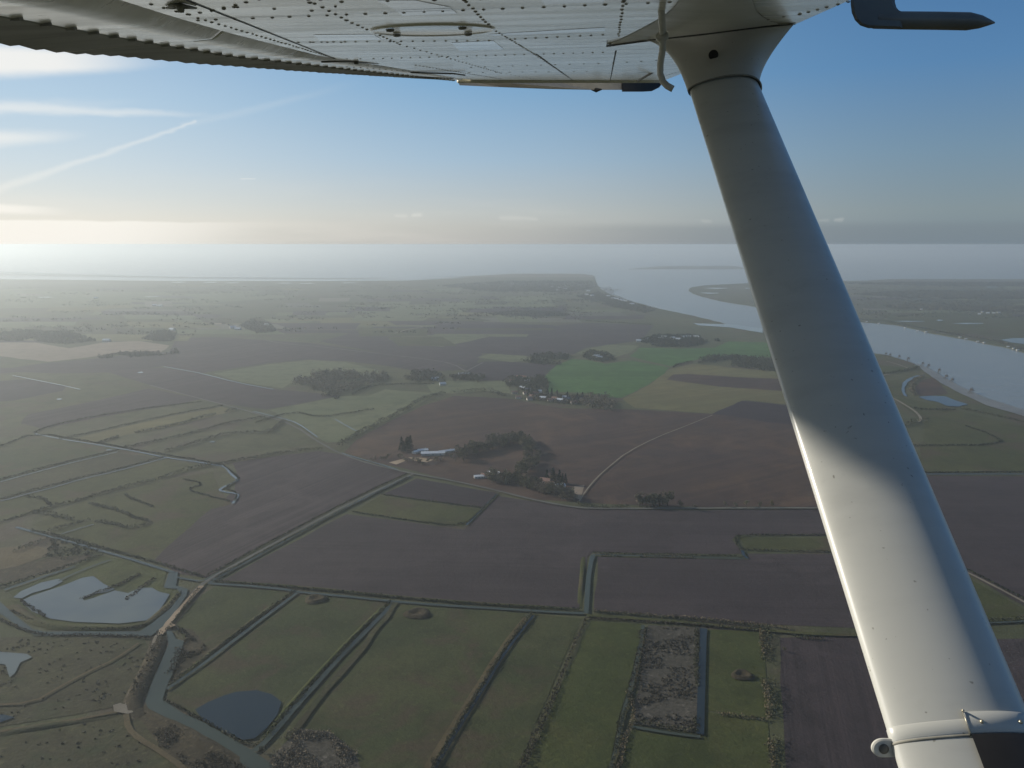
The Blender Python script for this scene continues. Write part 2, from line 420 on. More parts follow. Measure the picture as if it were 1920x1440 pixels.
# haze
hz = MB(); hz.box((0, 74000, (301.6-1.0)/2), (304000, 156000, 301.6+1.0))
hm = bpy.data.materials.new('haze_air'); hm.use_nodes = True; nt = hm.node_tree
for n_ in list(nt.nodes):
    if n_.type != 'OUTPUT_MATERIAL': nt.nodes.remove(n_)
HAZE_D = 1.22e-4
pv = N(nt, 'ShaderNodeVolumePrincipled'); pv.inputs['Color'].default_value = (.90, .955, .965, 1); pv.inputs['Density'].default_value = HAZE_D; pv.inputs['Anisotropy'].default_value = .52
nt.links.new(pv.outputs[0], nt.nodes['Material Output'].inputs['Volume'])
setp(hz.build('haze', hm), 'pale sea haze lying over the land and water', None, None, 'stuff')

# ------------------------------------------------------------------ fields
S = sheet
exec_fields = [
 # far to near; name, label, outline, material
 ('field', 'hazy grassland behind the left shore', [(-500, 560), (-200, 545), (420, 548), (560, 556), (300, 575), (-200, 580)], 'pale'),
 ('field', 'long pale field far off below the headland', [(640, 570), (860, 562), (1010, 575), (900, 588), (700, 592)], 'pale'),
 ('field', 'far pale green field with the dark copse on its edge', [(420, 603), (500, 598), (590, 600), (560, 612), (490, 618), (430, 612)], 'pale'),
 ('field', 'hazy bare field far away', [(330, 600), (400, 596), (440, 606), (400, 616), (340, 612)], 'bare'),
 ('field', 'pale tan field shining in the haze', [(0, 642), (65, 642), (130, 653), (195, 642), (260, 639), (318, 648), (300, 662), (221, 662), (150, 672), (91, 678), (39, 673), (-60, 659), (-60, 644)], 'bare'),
 ('field', 'broad ploughed field in the hazy middle distance', [(330, 634), (400, 632), (582, 643), (725, 664), (843, 677), (887, 693), (790, 697), (712, 684), (647, 677), (582, 674), (504, 681), (400, 696), (378, 700), (307, 687)], 'soil'),
 ('field', 'dark ploughed strip beneath the pale tan field', [(20, 690), (90, 680), (180, 672), (250, 664), (318, 660), (330, 640), (330, 682), (240, 698), (120, 700), (30, 698), (-60, 705), (-60, 690)], 'soil2'),
 ('field', 'wide ploughed plain stretching to the river bank', [(600, 640), (740, 603), (813, 597), (973, 607), (1023, 612), (1100, 605), (1227, 610), (1207, 633), (1190, 640), (1100, 652), (1073, 665), (982, 668), (904, 662), (887, 690), (843, 677), (725, 664)], 'soil2'),
 ('field', 'long pale grass strip inside the wide ploughed plain', [(728, 636), (760, 629), (860, 627), (925, 629), (880, 640), (830, 650), (800, 648)], 'pale'),
 ('field', 'pale green field behind the big dark wood', [(400, 700), (504, 683), (582, 675), (647, 679), (707, 694), (720, 710), (560, 707), (530, 728), (452, 716)], 'pale'),
 ('field', 'ploughed field beside the lane to the big wood', [(195, 696), (307, 689), (378, 701), (452, 718), (528, 731), (439, 749), (415, 757), (390, 751), (281, 722)], 'soil'),
 ('field', 'ploughed wedge between lane and big wood', [(442, 749), (530, 731), (603, 738), (640, 742), (499, 768), (418, 757)], 'soil2'),
 ('field', 'small dark ploughed field on the left margin', [(-60, 718), (52, 711), (125, 724), (117, 733), (26, 751), (-60, 756)], 'soil4'),
 ('field', 'long ploughed field parallel to the marsh drains', [(279, 728), (378, 748), (338, 757), (182, 783), (78, 804), (39, 794), (52, 777), (182, 751)], 'soil'),
 ('field', 'yellowish pasture below the big dark wood', [(505, 769), (640, 743), (690, 742), (722, 730), (815, 737), (790, 756), (700, 800), (645, 828), (613, 830), (560, 795)], 'pale'),
 ('field', 'ploughed land left of the village wood', [(871, 690), (905, 678), (960, 678), (1045, 685), (1022, 704), (1024, 716), (975, 713), (900, 714)], 'soil4'),
 ('field', 'green paddocks between hamlet and village', [(800, 722), (840, 714), (905, 716), (950, 714), (958, 738), (910, 733), (848, 738), (812, 738)], 'pale'),
 ('field', 'light strip of grass above the village field', [(893, 670), (920, 663), (985, 667), (1000, 675), (960, 679)], 'pale'),
 ('field', 'pale meadow between village wood and river plain', [(1080, 662), (1110, 652), (1140, 646), (1200, 648), (1180, 662), (1150, 671)], 'pale'),
 ('field', 'bright green crop field above the village', [(1021, 706), (1042, 686), (1071, 673), (1099, 675), (1136, 682), (1185, 676), (1256, 689), (1243, 704), (1217, 720), (1178, 740), (1165, 746), (1125, 744), (1107, 737), (1060, 735), (1024, 735), (1029, 717)], 'crop'),
 ('field', 'second green crop field near the river side wood', [(1180, 668), (1200, 652), (1280, 654), (1340, 652), (1367, 640), (1433, 642), (1475, 650), (1475, 668), (1401, 671), (1315, 673), (1280, 680), (1256, 687)], 'crop'),
 ('field', 'tan striped field right of the bright green crop', [(1168, 748), (1217, 722), (1256, 692), (1300, 682), (1400, 692), (1500, 700), (1520, 770), (1480, 758), (1398, 750), (1336, 776), (1190, 764), (1175, 755)], 'tan'),
 ('field', 'narrow brown strip across the tan field', [(1262, 702), (1290, 701), (1400, 708), (1520, 712), (1530, 738), (1420, 730), (1349, 725), (1250, 712)], 'soil3'),
 ('field', 'great reddish brown field around the copse', [(645, 848), (668, 825), (715, 798), (790, 762), (850, 742), (960, 748), (1050, 765), (1190, 768), (1336, 776), (1500, 790), (1510, 830), (1545, 950), (1240, 950), (1090, 942), (1000, 936), (930, 918), (850, 900), (782, 884), (712, 868)], 'soil3'),
 ('field', 'dark corner field beside the wing strut', [(1336, 776), (1392, 751), (1480, 760), (1520, 768), (1530, 800), (1440, 792), (1380, 781)], 'soil4'),
 ('field', 'long ploughed field with slanting drill lines', [(290, 1050), (340, 1000), (395, 955), (440, 918), (444, 885), (436, 868), (500, 858), (600, 846), (640, 852), (668, 862), (765, 886), (690, 921), (600, 966), (500, 1018), (388, 1083), (335, 1076)], 'soil'),
 ('field', 'small ploughed plot below the crossroads', [(781, 897), (932, 924), (902, 952), (800, 938), (716, 927)], 'soil4'),
 ('field', 'narrow olive plot between two ploughed fields', [(714, 930), (800, 941), (901, 955), (868, 988), (760, 974), (662, 959)], 'grass'),
 ('field', 'very large ploughed field in the middle of the view', [(650, 964), (760, 978), (870, 993), (935, 930), (1000, 940), (1100, 954), (1320, 957), (1580, 955), (1590, 1004), (1380, 1003), (1372, 1012), (1394, 1038), (1250, 1038), (1112, 1034), (1101, 1045), (1085, 1141), (900, 1132), (740, 1119), (560, 1100), (412, 1091), (500, 1042)], 'soil2'),
 ('field', 'olive strip wedged between two brown fields', [(1386, 1008), (1590, 1008), (1600, 1034), (1402, 1031)], 'grass'),
 ('field', 'rectangular brown field right of the drain bend', [(1120, 1044), (1260, 1047), (1404, 1049), (1402, 1038), (1600, 1038), (1650, 1180), (1430, 1170), (1250, 1156), (1113, 1144)], 'soil2'),
 ('field', 'drilled brown field under the wing strut', [(1462, 1196), (1560, 1192), (1640, 1194), (2000, 1200), (2100, 1500), (1475, 1500), (1468, 1330)], 'soil5'),
 ('field', 'dark ploughed field seen right of the strut', [(1690, 893), (2300, 893), (2400, 1250), (2000, 1175), (1920, 1136), (1798, 1067), (1740, 1000)], 'soil2'),
 ('field', 'grass corner below the pale track', [(1800, 1075), (1920, 1142), (2050, 1200), (2050, 1170), (1840, 1170)], 'grass'),
 ('field', 'meadow with a round pond in its corner', [(455, 1108), (556, 1112), (728, 1130), (640, 1220), (552, 1318), (498, 1380), (460, 1390), (345, 1330), (312, 1308), (430, 1212), (548, 1118)], 'grass3'),
 ('field', 'triangular meadow beside the sandy track', [(405, 1098), (548, 1110), (490, 1150), (430, 1198), (318, 1284), (345, 1200), (330, 1170), (372, 1120)], 'grass3'),
 ('field', 'wide meadow with a small crater', [(745, 1132), (985, 1150), (940, 1215), (895, 1290), (845, 1370), (800, 1440), (690, 1480), (500, 1480), (540, 1370), (640, 1240)], 'grass3'),
 ('field', 'meadow strip between two dark drains', [(1003, 1152), (1090, 1160), (1060, 1228), (1022, 1318), (955, 1480), (815, 1480), (910, 1294), (955, 1222)], 'grass3'),
 ('field', 'bright meadow strip left of the rough fallow', [(1108, 1164), (1203, 1170), (1192, 1230), (1175, 1300), (1160, 1345), (1150, 1400), (1135, 1480), (975, 1480), (1036, 1325), (1078, 1235)], 'grass2'),
 ('field', 'rough brown fallow plot enclosed by drains', [(1216, 1172), (1312, 1177), (1312, 1250), (1308, 1374), (1186, 1358), (1190, 1320), (1204, 1240)], 'rough'),
 ('field', 'green meadow with a round pit', [(1326, 1180), (1430, 1184), (1436, 1260), (1442, 1346), (1380, 1342), (1350, 1336), (1322, 1330)], 'grass2'),
 ('field', 'green meadow along the lower margin', [(1186, 1366), (1316, 1384), (1324, 1335), (1440, 1354), (1450, 1480), (1150, 1480), (1172, 1400)], 'grass2'),
 ('field', 'grey marsh parcel between two long drains', [(-40, 912), (16, 901), (130, 870), (221, 849), (310, 859), (216, 882), (156, 895), (50, 924), (-40, 945)], 'marsh'),
 ('field', 'smooth pasture under the straight bright drain', [(-40, 848), (65, 815), (120, 825), (205, 839), (260, 848), (215, 848), (130, 866), (16, 898), (-40, 910)], 'grass3'),
 ('field', 'narrow strip of pasture between hedged drains', [(135, 824), (195, 809), (312, 782), (415, 763), (443, 770), (333, 797), (234, 816), (182, 832)], 'tan'),
 ('field', 'pasture below the lower marsh drain', [(-40, 950), (50, 928), (156, 899), (300, 864), (404, 873), (300, 898), (200, 925), (62, 963), (-40, 988)], 'grass'),
 ('field', 'wide pasture around the hairpin hedge', [(290, 903), (400, 884), (410, 915), (436, 945), (395, 955), (290, 1047), (236, 1042), (138, 1013), (60, 985), (150, 941)], 'grass'),
 ('field', 'brown marsh inside the river bend of the dike', [(-60, 1196), (90, 1192), (270, 1198), (284, 1225), (262, 1270), (238, 1320), (150, 1338), (-60, 1372)], 'marsh'),
 ('field', 'dark marsh in the lower left corner', [(-60, 1380), (60, 1362), (240, 1338), (300, 1372), (360, 1420), (400, 1500), (-80, 1500)], 'marsh'),
 ('field', 'scrubby bank south of the broad canal', [(250, 1330), (276, 1325), (330, 1355), (400, 1398), (480, 1450), (380, 1480), (300, 1400)], 'scrub'),
 ('field', 'tan marsh patch beside the willow scrub', [(-60, 1035), (60, 1022), (88, 1028), (90, 1042), (30, 1062), (-60, 1080)], 'reedbed'),
 ('field', 'reddish reed marsh above the flooded lagoon', [(-60, 1078), (30, 1062), (100, 1044), (190, 1040), (120, 1066), (40, 1086), (-60, 1104)], 'scrub'),
 ('field', 'grass island around the flooded lagoon', [(15, 1108), (80, 1085), (180, 1040), (240, 1050), (312, 1072), (305, 1100), (340, 1108), (330, 1135), (270, 1182), (180, 1184), (85, 1180), (40, 1150)], 'grass2'),
 ('field', 'scrub wedge between canal and long drain', [(332, 1176), (350, 1190), (340, 1215), (316, 1284), (345, 1265), (395, 1220), (360, 1180)], 'scrub'),
 ('field', 'brown scrub clearing by the lower drain', [(520, 1408), (560, 1365), (620, 1372), (665, 1410), (700, 1500), (500, 1500), (498, 1430)], 'rough'),
 ('field', 'sandy yard of the farm', [(729, 867), (759, 859), (760, 864), (743, 871)], 'sand'),
 ('field', 'sandy yard in front of the long white barn', [(765, 857), (790, 858), (813, 862), (800, 867), (777, 864)], 'sand'),
 ('field', 'sandy square beside the roadside cottages', [(1061, 926), (1078, 911), (1096, 909), (1088, 937)], 'bare'),
 ('field', 'green riverside field right of the strut', [(1600, 690), (1640, 684), (1710, 690), (1690, 697), (1655, 702), (1600, 705)], 'grass2'),
 ('field', 'brown bare ground inside the oxbow', [(1716, 730), (1726, 714), (1750, 708), (1765, 722), (1778, 738), (1740, 742), (1718, 741)], 'soil3'),
 ('field', 'olive pasture between oxbow and track', [(1640, 716), (1690, 712), (1695, 745), (1780, 766), (1920, 800), (2100, 830), (2100, 880), (1720, 886), (1735, 790), (1660, 738)], 'grass'),
 ('field', 'hazy marsh fields on the far bank', [(1590, 560), (1750, 552), (1960, 560), (2100, 575), (1960, 584), (1750, 580), (1600, 578)], 'marsh'),
 ('field', 'olive grazing marsh across the river', [(1640, 590), (1800, 586), (2000, 592), (2100, 640), (1920, 634), (1800, 624), (1700, 605)], 'grass'),
]
for nm, lb, px, mt in exec_fields: S(nm, lb, px, mt)
# random small hedged parcels in the hazy distance
rp = random.Random(4)
for i in range(110):
    x = rp.uniform(-100, 1150); y = rp.uniform(530, 632) if x < 900 else rp.uniform(545, 598)
    w = rp.uniform(40, 130)*(y-500)/60; h = rp.uniform(2, 7)*(y-500)/50; sk = rp.uniform(-20, 30)
    if x+w > 1100 and y < 580: continue
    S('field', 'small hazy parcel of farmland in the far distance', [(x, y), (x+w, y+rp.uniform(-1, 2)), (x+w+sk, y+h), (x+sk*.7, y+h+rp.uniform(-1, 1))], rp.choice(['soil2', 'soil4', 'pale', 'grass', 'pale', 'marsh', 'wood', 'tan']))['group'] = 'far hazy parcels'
for i in range(26):
    x = rp.uniform(1590, 2000); y = rp.uniform(531, 596)
    w = rp.uniform(40, 150); h = rp.uniform(1.5, 5); sk = rp.uniform(-20, 30)
    S('field', 'thin hazy parcel of marsh on the far bank', [(x, y), (x+w, y+rp.uniform(-1, 2)), (x+w+sk, y+h), (x+sk*.7, y+h)], rp.choice(['soil4', 'marsh', 'grass', 'scrub', 'pale', 'wood']))['group'] = 'far bank parcels'

# ------------------------------------------------------------------ water on the land
def W(nm, lb, px, mt='water', wob=.8): return S(nm, lb, px, mt, wob)
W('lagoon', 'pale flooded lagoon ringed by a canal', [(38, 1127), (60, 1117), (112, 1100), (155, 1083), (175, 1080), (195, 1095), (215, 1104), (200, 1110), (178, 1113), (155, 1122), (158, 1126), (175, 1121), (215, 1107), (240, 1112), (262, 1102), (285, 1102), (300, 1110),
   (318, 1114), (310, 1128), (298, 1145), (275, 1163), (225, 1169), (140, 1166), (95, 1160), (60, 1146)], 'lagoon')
W('water', 'narrow flooded strip above the lagoon', [(25, 1120), (40, 1108), (78, 1092), (110, 1085), (118, 1090), (95, 1102), (60, 1112), (40, 1122)], 'lagoon')
W('water', 'broad canal bending round the lagoon', [(-60, 1108), (0, 1128), (24, 1150), (62, 1180), (86, 1184), (180, 1184), (262, 1184), (285, 1168), (320, 1140), (340, 1115), (332, 1104), (307, 1102), (317, 1072), (334, 1072), (330, 1098), (352, 1104),
   (350, 1116), (330, 1146), (300, 1180), (282, 1193), (180, 1190), (66, 1192), (40, 1178), (0, 1150), (-60, 1138)])
W('water', 'muddy canal below the sandy track', [(312, 1182), (322, 1183), (330, 1198), (345, 1202), (330, 1250), (311, 1290), (305, 1312), (345, 1338), (390, 1358), (430, 1382), (475, 1408), (520, 1440), (560, 1480), (500, 1480), (440, 1418), (391, 1390), (325, 1352), (278, 1328),
   (272, 1315), (285, 1280), (298, 1250), (316, 1208)])
W('water', 'pale sheet of water on the left margin', [(-60, 1222), (0, 1222), (50, 1226), (60, 1232), (38, 1242), (28, 1262), (18, 1270), (10, 1246), (-60, 1236)], 'lagoon')
W('water', 'blue slip of water by the lower dike', [(-60, 1338), (10, 1340), (28, 1345), (0, 1354), (-60, 1362)], 'pond')
W('pond', 'round blue pond in the meadow corner', [(366, 1330), (391, 1316), (420, 1304), (443, 1297), (482, 1294), (510, 1302), (528, 1316), (520, 1340), (500, 1365), (478, 1384), (456, 1387), (417, 1371), (380, 1350)], 'pond')
W('pond', 'blue crescent oxbow pool near the river', [(1735, 702), (1716, 708), (1702, 716), (1696, 727), (1697, 736), (1702, 744), (1694, 741), (1690, 730), (1692, 718), (1702, 710), (1718, 704)], 'pond', .3)
W('pond', 'blue pointed pond close to the river', [(1722, 744), (1745, 742), (1773, 743), (1790, 750), (1815, 758), (1796, 762), (1776, 761), (1756, 753), (1738, 750)], 'pond', .3)
W('pond', 'blue lake at the right margin across the river', [(1876, 637), (1900, 634), (2000, 633), (2000, 648), (1920, 645), (1895, 642)], 'pond', .3)
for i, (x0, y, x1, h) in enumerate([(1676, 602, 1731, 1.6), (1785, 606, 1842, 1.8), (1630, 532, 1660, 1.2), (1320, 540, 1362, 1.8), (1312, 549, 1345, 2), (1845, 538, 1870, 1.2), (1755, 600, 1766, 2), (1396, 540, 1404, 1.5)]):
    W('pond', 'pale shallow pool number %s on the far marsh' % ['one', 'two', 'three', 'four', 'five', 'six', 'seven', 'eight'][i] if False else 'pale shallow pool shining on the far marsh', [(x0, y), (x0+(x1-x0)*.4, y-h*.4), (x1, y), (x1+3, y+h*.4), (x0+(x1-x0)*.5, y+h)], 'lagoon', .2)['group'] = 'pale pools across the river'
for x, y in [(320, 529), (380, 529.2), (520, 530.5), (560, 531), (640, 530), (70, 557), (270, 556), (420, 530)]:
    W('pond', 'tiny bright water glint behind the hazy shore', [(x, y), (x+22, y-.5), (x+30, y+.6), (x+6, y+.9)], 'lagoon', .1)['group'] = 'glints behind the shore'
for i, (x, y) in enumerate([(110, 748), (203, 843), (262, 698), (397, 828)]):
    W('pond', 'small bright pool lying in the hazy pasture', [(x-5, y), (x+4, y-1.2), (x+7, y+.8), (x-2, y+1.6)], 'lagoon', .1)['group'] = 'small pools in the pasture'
W('sandbank', 'thin dark sandbank off the left shore', [(-800, 507), (0, 509.5), (150, 514), (330, 518.5), (560, 521), (760, 521.5), (850, 519.5), (850, 520.6), (640, 522.6), (330, 521), (120, 517.5), (-60, 515), (-800, 511)], 'mud', 1)
W('mudflat', 'pale mudflat along the near river bank', [(1715, 680), (1740, 690), (1768, 706), (1800, 724), (1850, 746), (1920, 768), (2100, 806), (2100, 822), (1920, 780), (1850, 760), (1790, 732), (1764, 718), (1728, 692)], 'mud')
W('mudflat', 'grey mudflat where the river curves to the headland', [(1124, 540), (1145, 538), (1152, 545), (1150, 553), (1180, 563), (1160, 558), (1138, 549)], 'mud')
W('mudflat', 'wet mud sheet on the river margin by the strut', [(1300, 606), (1330, 607), (1370, 608), (1430, 616), (1430, 624), (1370, 614), (1310, 610)], 'lagoon')
# narrow drains: (label, points, width m, material)
drains = [
 ('straight bright drain across the left pasture', [(65, 813), (120, 824), (167, 831), (208, 838), (260, 847), (312, 858), (365, 865), (411, 873)], 3.2),
 ('long drain crossing the marsh at the left', [(-40, 914), (16, 899), (130, 868), (221, 847)], 3.0),
 ('drain leading down to the left margin', [(-40, 946), (12, 937), (50, 926), (100, 914), (156, 897), (216, 884), (312, 858)], 3.0),
 ('winding bright creek beside the drilled field', [(414, 873), (424, 876), (432, 888), (446, 899), (440, 904), (412, 916), (414, 921), (443, 925), (447, 928), (436, 944)], 3.4),
 ('pale straight drain feeding the lagoon canal', [(30, 988), (100, 1007), (138, 1017), (185, 1031), (238, 1046), (300, 1065), (326, 1073)], 3.6),
 ('drain along the foot of the drilled field', [(330, 1082), (352, 1086), (378, 1090), (400, 1080), (412, 1072)], 2.6),
 ('little drain inside the meander hedges', [(115, 1001), (140, 993), (175, 983)], 2.2),
 ('drain skirting the reed marsh', [(8, 1106), (60, 1088), (110, 1072), (140, 1062)], 3.2),
 ('narrow channel on the grass island', [(110, 1089), (150, 1070), (205, 1050)], 2.0),
 ('lane side drain past the crossroads', [(640, 849), (668, 858), (712, 870), (745, 880)], 2.6),
 ('bright drain by the upper lane', [(475, 771), (499, 777), (548, 789), (567, 799), (596, 820)], 2.4),
 ('far drain gleaming left of the big wood', [(24, 704), (60, 711), (125, 724), (150, 730)], 3.2),
 ('far lane drain above the ploughed wedge', [(307, 687), (345, 694), (378, 700), (443, 717), (512, 730)], 3.6),
 ('short bright drain in the yellow pasture', [(628, 786), (648, 797), (668, 808)], 2.2),
 ('road drain from the crossroads to the lagoon', [(768, 893), (690, 930), (600, 977), (505, 1030), (412, 1080), (392, 1094)], 3.6),
 ('drain between drilled field and dark plots', [(932, 926), (905, 953), (875, 984)], 2.6),
 ('long drain across the foot of the great field', [(396, 1094), (450, 1097), (530, 1104), (560, 1110), (650, 1118), (735, 1127), (820, 1134), (900, 1139), (1000, 1145), (1095, 1150)], 3.4),
 ('diagonal drain left of the pond meadow', [(556, 1112), (500, 1154), (437, 1202), (380, 1246), (312, 1292)], 3.0),
 ('diagonal drain right of the pond meadow', [(738, 1130), (690, 1180), (645, 1224), (600, 1274), (556, 1322), (505, 1384), (476, 1408)], 4.0),
 ('wide drain on the bend by the brown field', [(1112, 1040), (1106, 1060), (1103, 1090), (1101, 1118), (1099, 1150)], 4.2),
 ('thin drain on top of the rectangular field', [(1112, 1040), (1125, 1040), (1250, 1043), (1396, 1047)], 2.0),
 ('short blue drain at the field step', [(1392, 1032), (1394, 1040), (1402, 1047)], 2.6),
 ('dark drain left of the meadow strip', [(1000, 1154), (948, 1220), (903, 1295), (853, 1375), (812, 1445)], 2.4),
 ('dark drain right of the rough fallow', [(1319, 1178), (1317, 1240), (1315, 1300), (1313, 1376)], 5.2),
 ('drain below the rough fallow', [(1186, 1362), (1240, 1372), (1313, 1381)], 2.6),
 ('drain left of the rough fallow', [(1206, 1172), (1198, 1230), (1180, 1300), (1166, 1345), (1156, 1400), (1144, 1445)], 2.4),
 ('drain along the dark field right of the strut', [(1690, 889), (1800, 888.5), (2100, 889)], 3.0),
 ('weedy flooded edge of the wide meadow', [(735, 1130), (690, 1190), (640, 1250), (590, 1310), (540, 1375)], 7.0),
 ('drain at the foot of the right hand field', [(1760, 1170), (1850, 1168), (2000, 1160)], 2.6),
]
for i, (lb, px, w) in enumerate(drains):
    if 'weedy' in lb:
        ribbon('ground_strip', lb, [(x+8, y) for x, y in px], 5.0, 'marsh', .5)
        continue
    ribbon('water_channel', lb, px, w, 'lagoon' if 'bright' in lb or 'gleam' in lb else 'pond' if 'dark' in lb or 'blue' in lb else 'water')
# lanes and tracks
tracks = [
 ('grey lane running from the crossroads to the lagoon', [(775, 888), (690, 926), (600, 972), (500, 1026), (405, 1078), (372, 1100), (352, 1125), (330, 1150)], 3.6, 'road'),
 ('orange sandy track between two canals', [(378, 1098), (362, 1115), (345, 1134), (328, 1152), (312, 1172), (305, 1185)], 4.5, 'sand'),
 ('pale dike track going down to the sluice', [(303, 1182), (290, 1196), (287, 1212), (282, 1232), (268, 1258), (250, 1288), (238, 1310), (240, 1330)], 2.6, 'track'),
 ('lane from the hazy marsh to the crossroads', [(281, 722), (390, 751), (415, 757), (495, 779), (548, 795), (613, 839), (668, 862), (712, 874), (775, 888), (850, 901), (930, 919), (1000, 937), (1060, 948), (1100, 953), (1200, 953), (1400, 952), (1580, 952)], 4.0, 'road'),
 ('farm path winding over the reddish field', [(1086, 940), (1098, 920), (1118, 896), (1145, 872), (1175, 848), (1230, 820), (1290, 797), (1336, 778)], 1.9, 'track'),
 ('pale sinuous track by the oxbow', [(1640, 724), (1648, 712), (1656, 703), (1668, 701)], 4.5, 'track'),
 ('pale cream track curving right of the strut', [(1655, 737), (1675, 746), (1697, 759), (1715, 770), (1725, 780), (1727, 786), (1722, 791)], 4.5, 'track'),
 ('short pale track near the river huts', [(1662, 677), (1680, 682), (1695, 687), (1707, 692)], 4.0, 'track'),
 ('straight pale track right of the strut', [(1780, 1058), (1800, 1066), (1860, 1096), (1920, 1128), (2050, 1200)], 2.6, 'track'),
 ('zigzag pale lane in the far plain', [(740, 625), (765, 617), (800, 612), (748, 608)], 6.0, 'track'),
 ('faint far lane entering the ploughed plain', [(485, 634), (520, 643), (600, 650), (720, 664), (800, 673), (850, 682), (873, 696)], 5.0, 'road'),
 ('village lane coming in from the left', [(873, 697), (885, 690), (905, 680)], 5.0, 'road'),
 ('thin path crossing the brown marsh', [(-40, 1322), (60, 1318), (110, 1288), (170, 1256), (215, 1236), (260, 1205)], 2.0, 'reedbed'),
 ('pale dike path along the bottom left', [(-60, 1382), (0, 1371), (80, 1358), (156, 1347), (225, 1332)], 2.4, 'reedbed'),
 ('pale muddy track in the lower corner', [(236, 1338), (240, 1365), (262, 1386), (300, 1408), (345, 1440), (380, 1480)], 3.4, 'reedbed'),
 ('brown trodden edge beside the dark drain', [(985, 1158), (935, 1222), (890, 1296), (840, 1374), (800, 1440)], 3.8, 'reedbed'),
 ('grassy causeway above the meadow strips', [(1100, 1153), (1200, 1160), (1300, 1168), (1430, 1181), (1550, 1190), (1660, 1190)], 4.0, 'grass'),
]
for lb, px, w, mt in tracks: ribbon('path', lb, px, w, mt)
S('path', 'sandy turning place at the sluice', [(212, 1322), (225, 1318), (240, 1322), (250, 1335), (240, 1338), (214, 1334)], 'track')
S('path', 'sandy junction where the track meets the canal', [(298, 1180), (318, 1166), (330, 1172), (312, 1180), (305, 1190), (298, 1190)], 'sand')

# earth banks
ridges = [
 ('tall dike between brown marsh and canal', [(300, 1188), (296, 1210), (286, 1240), (268, 1275), (252, 1305), (248, 1330), (262, 1350)], 12, 2.6, 'scrub'),
 ('grassy bank ringing the lagoon canal', [(10, 1122), (40, 1150), (84, 1176), (180, 1179), (268, 1178), (300, 1152), (325, 1128), (335, 1112)], 9, 1.8, 'grass'),
 ('low dike across the lower marsh', [(-60, 1390), (0, 1377), (80, 1364), (156, 1352), (238, 1338)], 7, 1.5, 'marsh'),
 ('scrubby bank along the muddy canal', [(262, 1325), (320, 1358), (400, 1402), (500, 1460)], 10, 1.8, 'scrub'),
 ('field bank left of the wide bend drain', [(1094, 1040), (1092, 1080), (1086, 1140)], 5, 1.2, 'grass'),
 ('bank along the foot of the great field', [(404, 1089), (560, 1101), (740, 1120), (900, 1133), (1085, 1142)], 5, 1.3, 'grass'),
 ('bank left of the pond meadow drain', [(540, 1116), (490, 1152), (425, 1202), (318, 1286)], 5, 1.4, 'grass'),
 ('bank left of the wide meadow drain', [(725, 1132), (632, 1226), (545, 1322), (492, 1384)], 5, 1.6, 'grass2'),
]
for lb, px, w, h, mt in ridges: ridge('embankment', lb, px, w, h, mt)
# spoil rims round craters
def crater(label, x, y, r, mat='scrub', water=True):
    c = gp(x, y, 1.5); vs = []; fs = []; n = 20; z0 = 1.7+LAYER[0]*.005
    prof = [(1.6, 0), (1.15, .9), (.9, .7), (.55, -.2), (0.05, -.3)]
    rr = random.Random(x)
    for q, h in prof:
        for k in range(n):
            a = 2*math.pi*k/n; f = r*q*(1+.1*math.sin(3*a+x))
            vs.append((c.x+f*math.cos(a), c.y+f*math.sin(a)*.9, z0+h*1.2+rr.uniform(-.1, .1)+(0 if q < 1.5 else -.6)))
    for i in range(len(prof)-1):
        for k in range(n): fs.append((i*n+k, i*n+(k+1) % n, (i+1)*n+(k+1) % n, (i+1)*n+k))
    fs.append(tuple((len(prof)-1)*n+k for k in range(n)))
    return setp(mesh_obj('ground_pit', vs, fs, M[mat], smooth=True), label, None, None, 'structure')
crater('round dark pit in the small green meadow', 1392, 1268, 5.0)
crater('shallow crater with reeds in the wide meadow', 783, 1152, 7.0)
crater('small crater pond in the pond meadow', 592, 1125, 6.0)

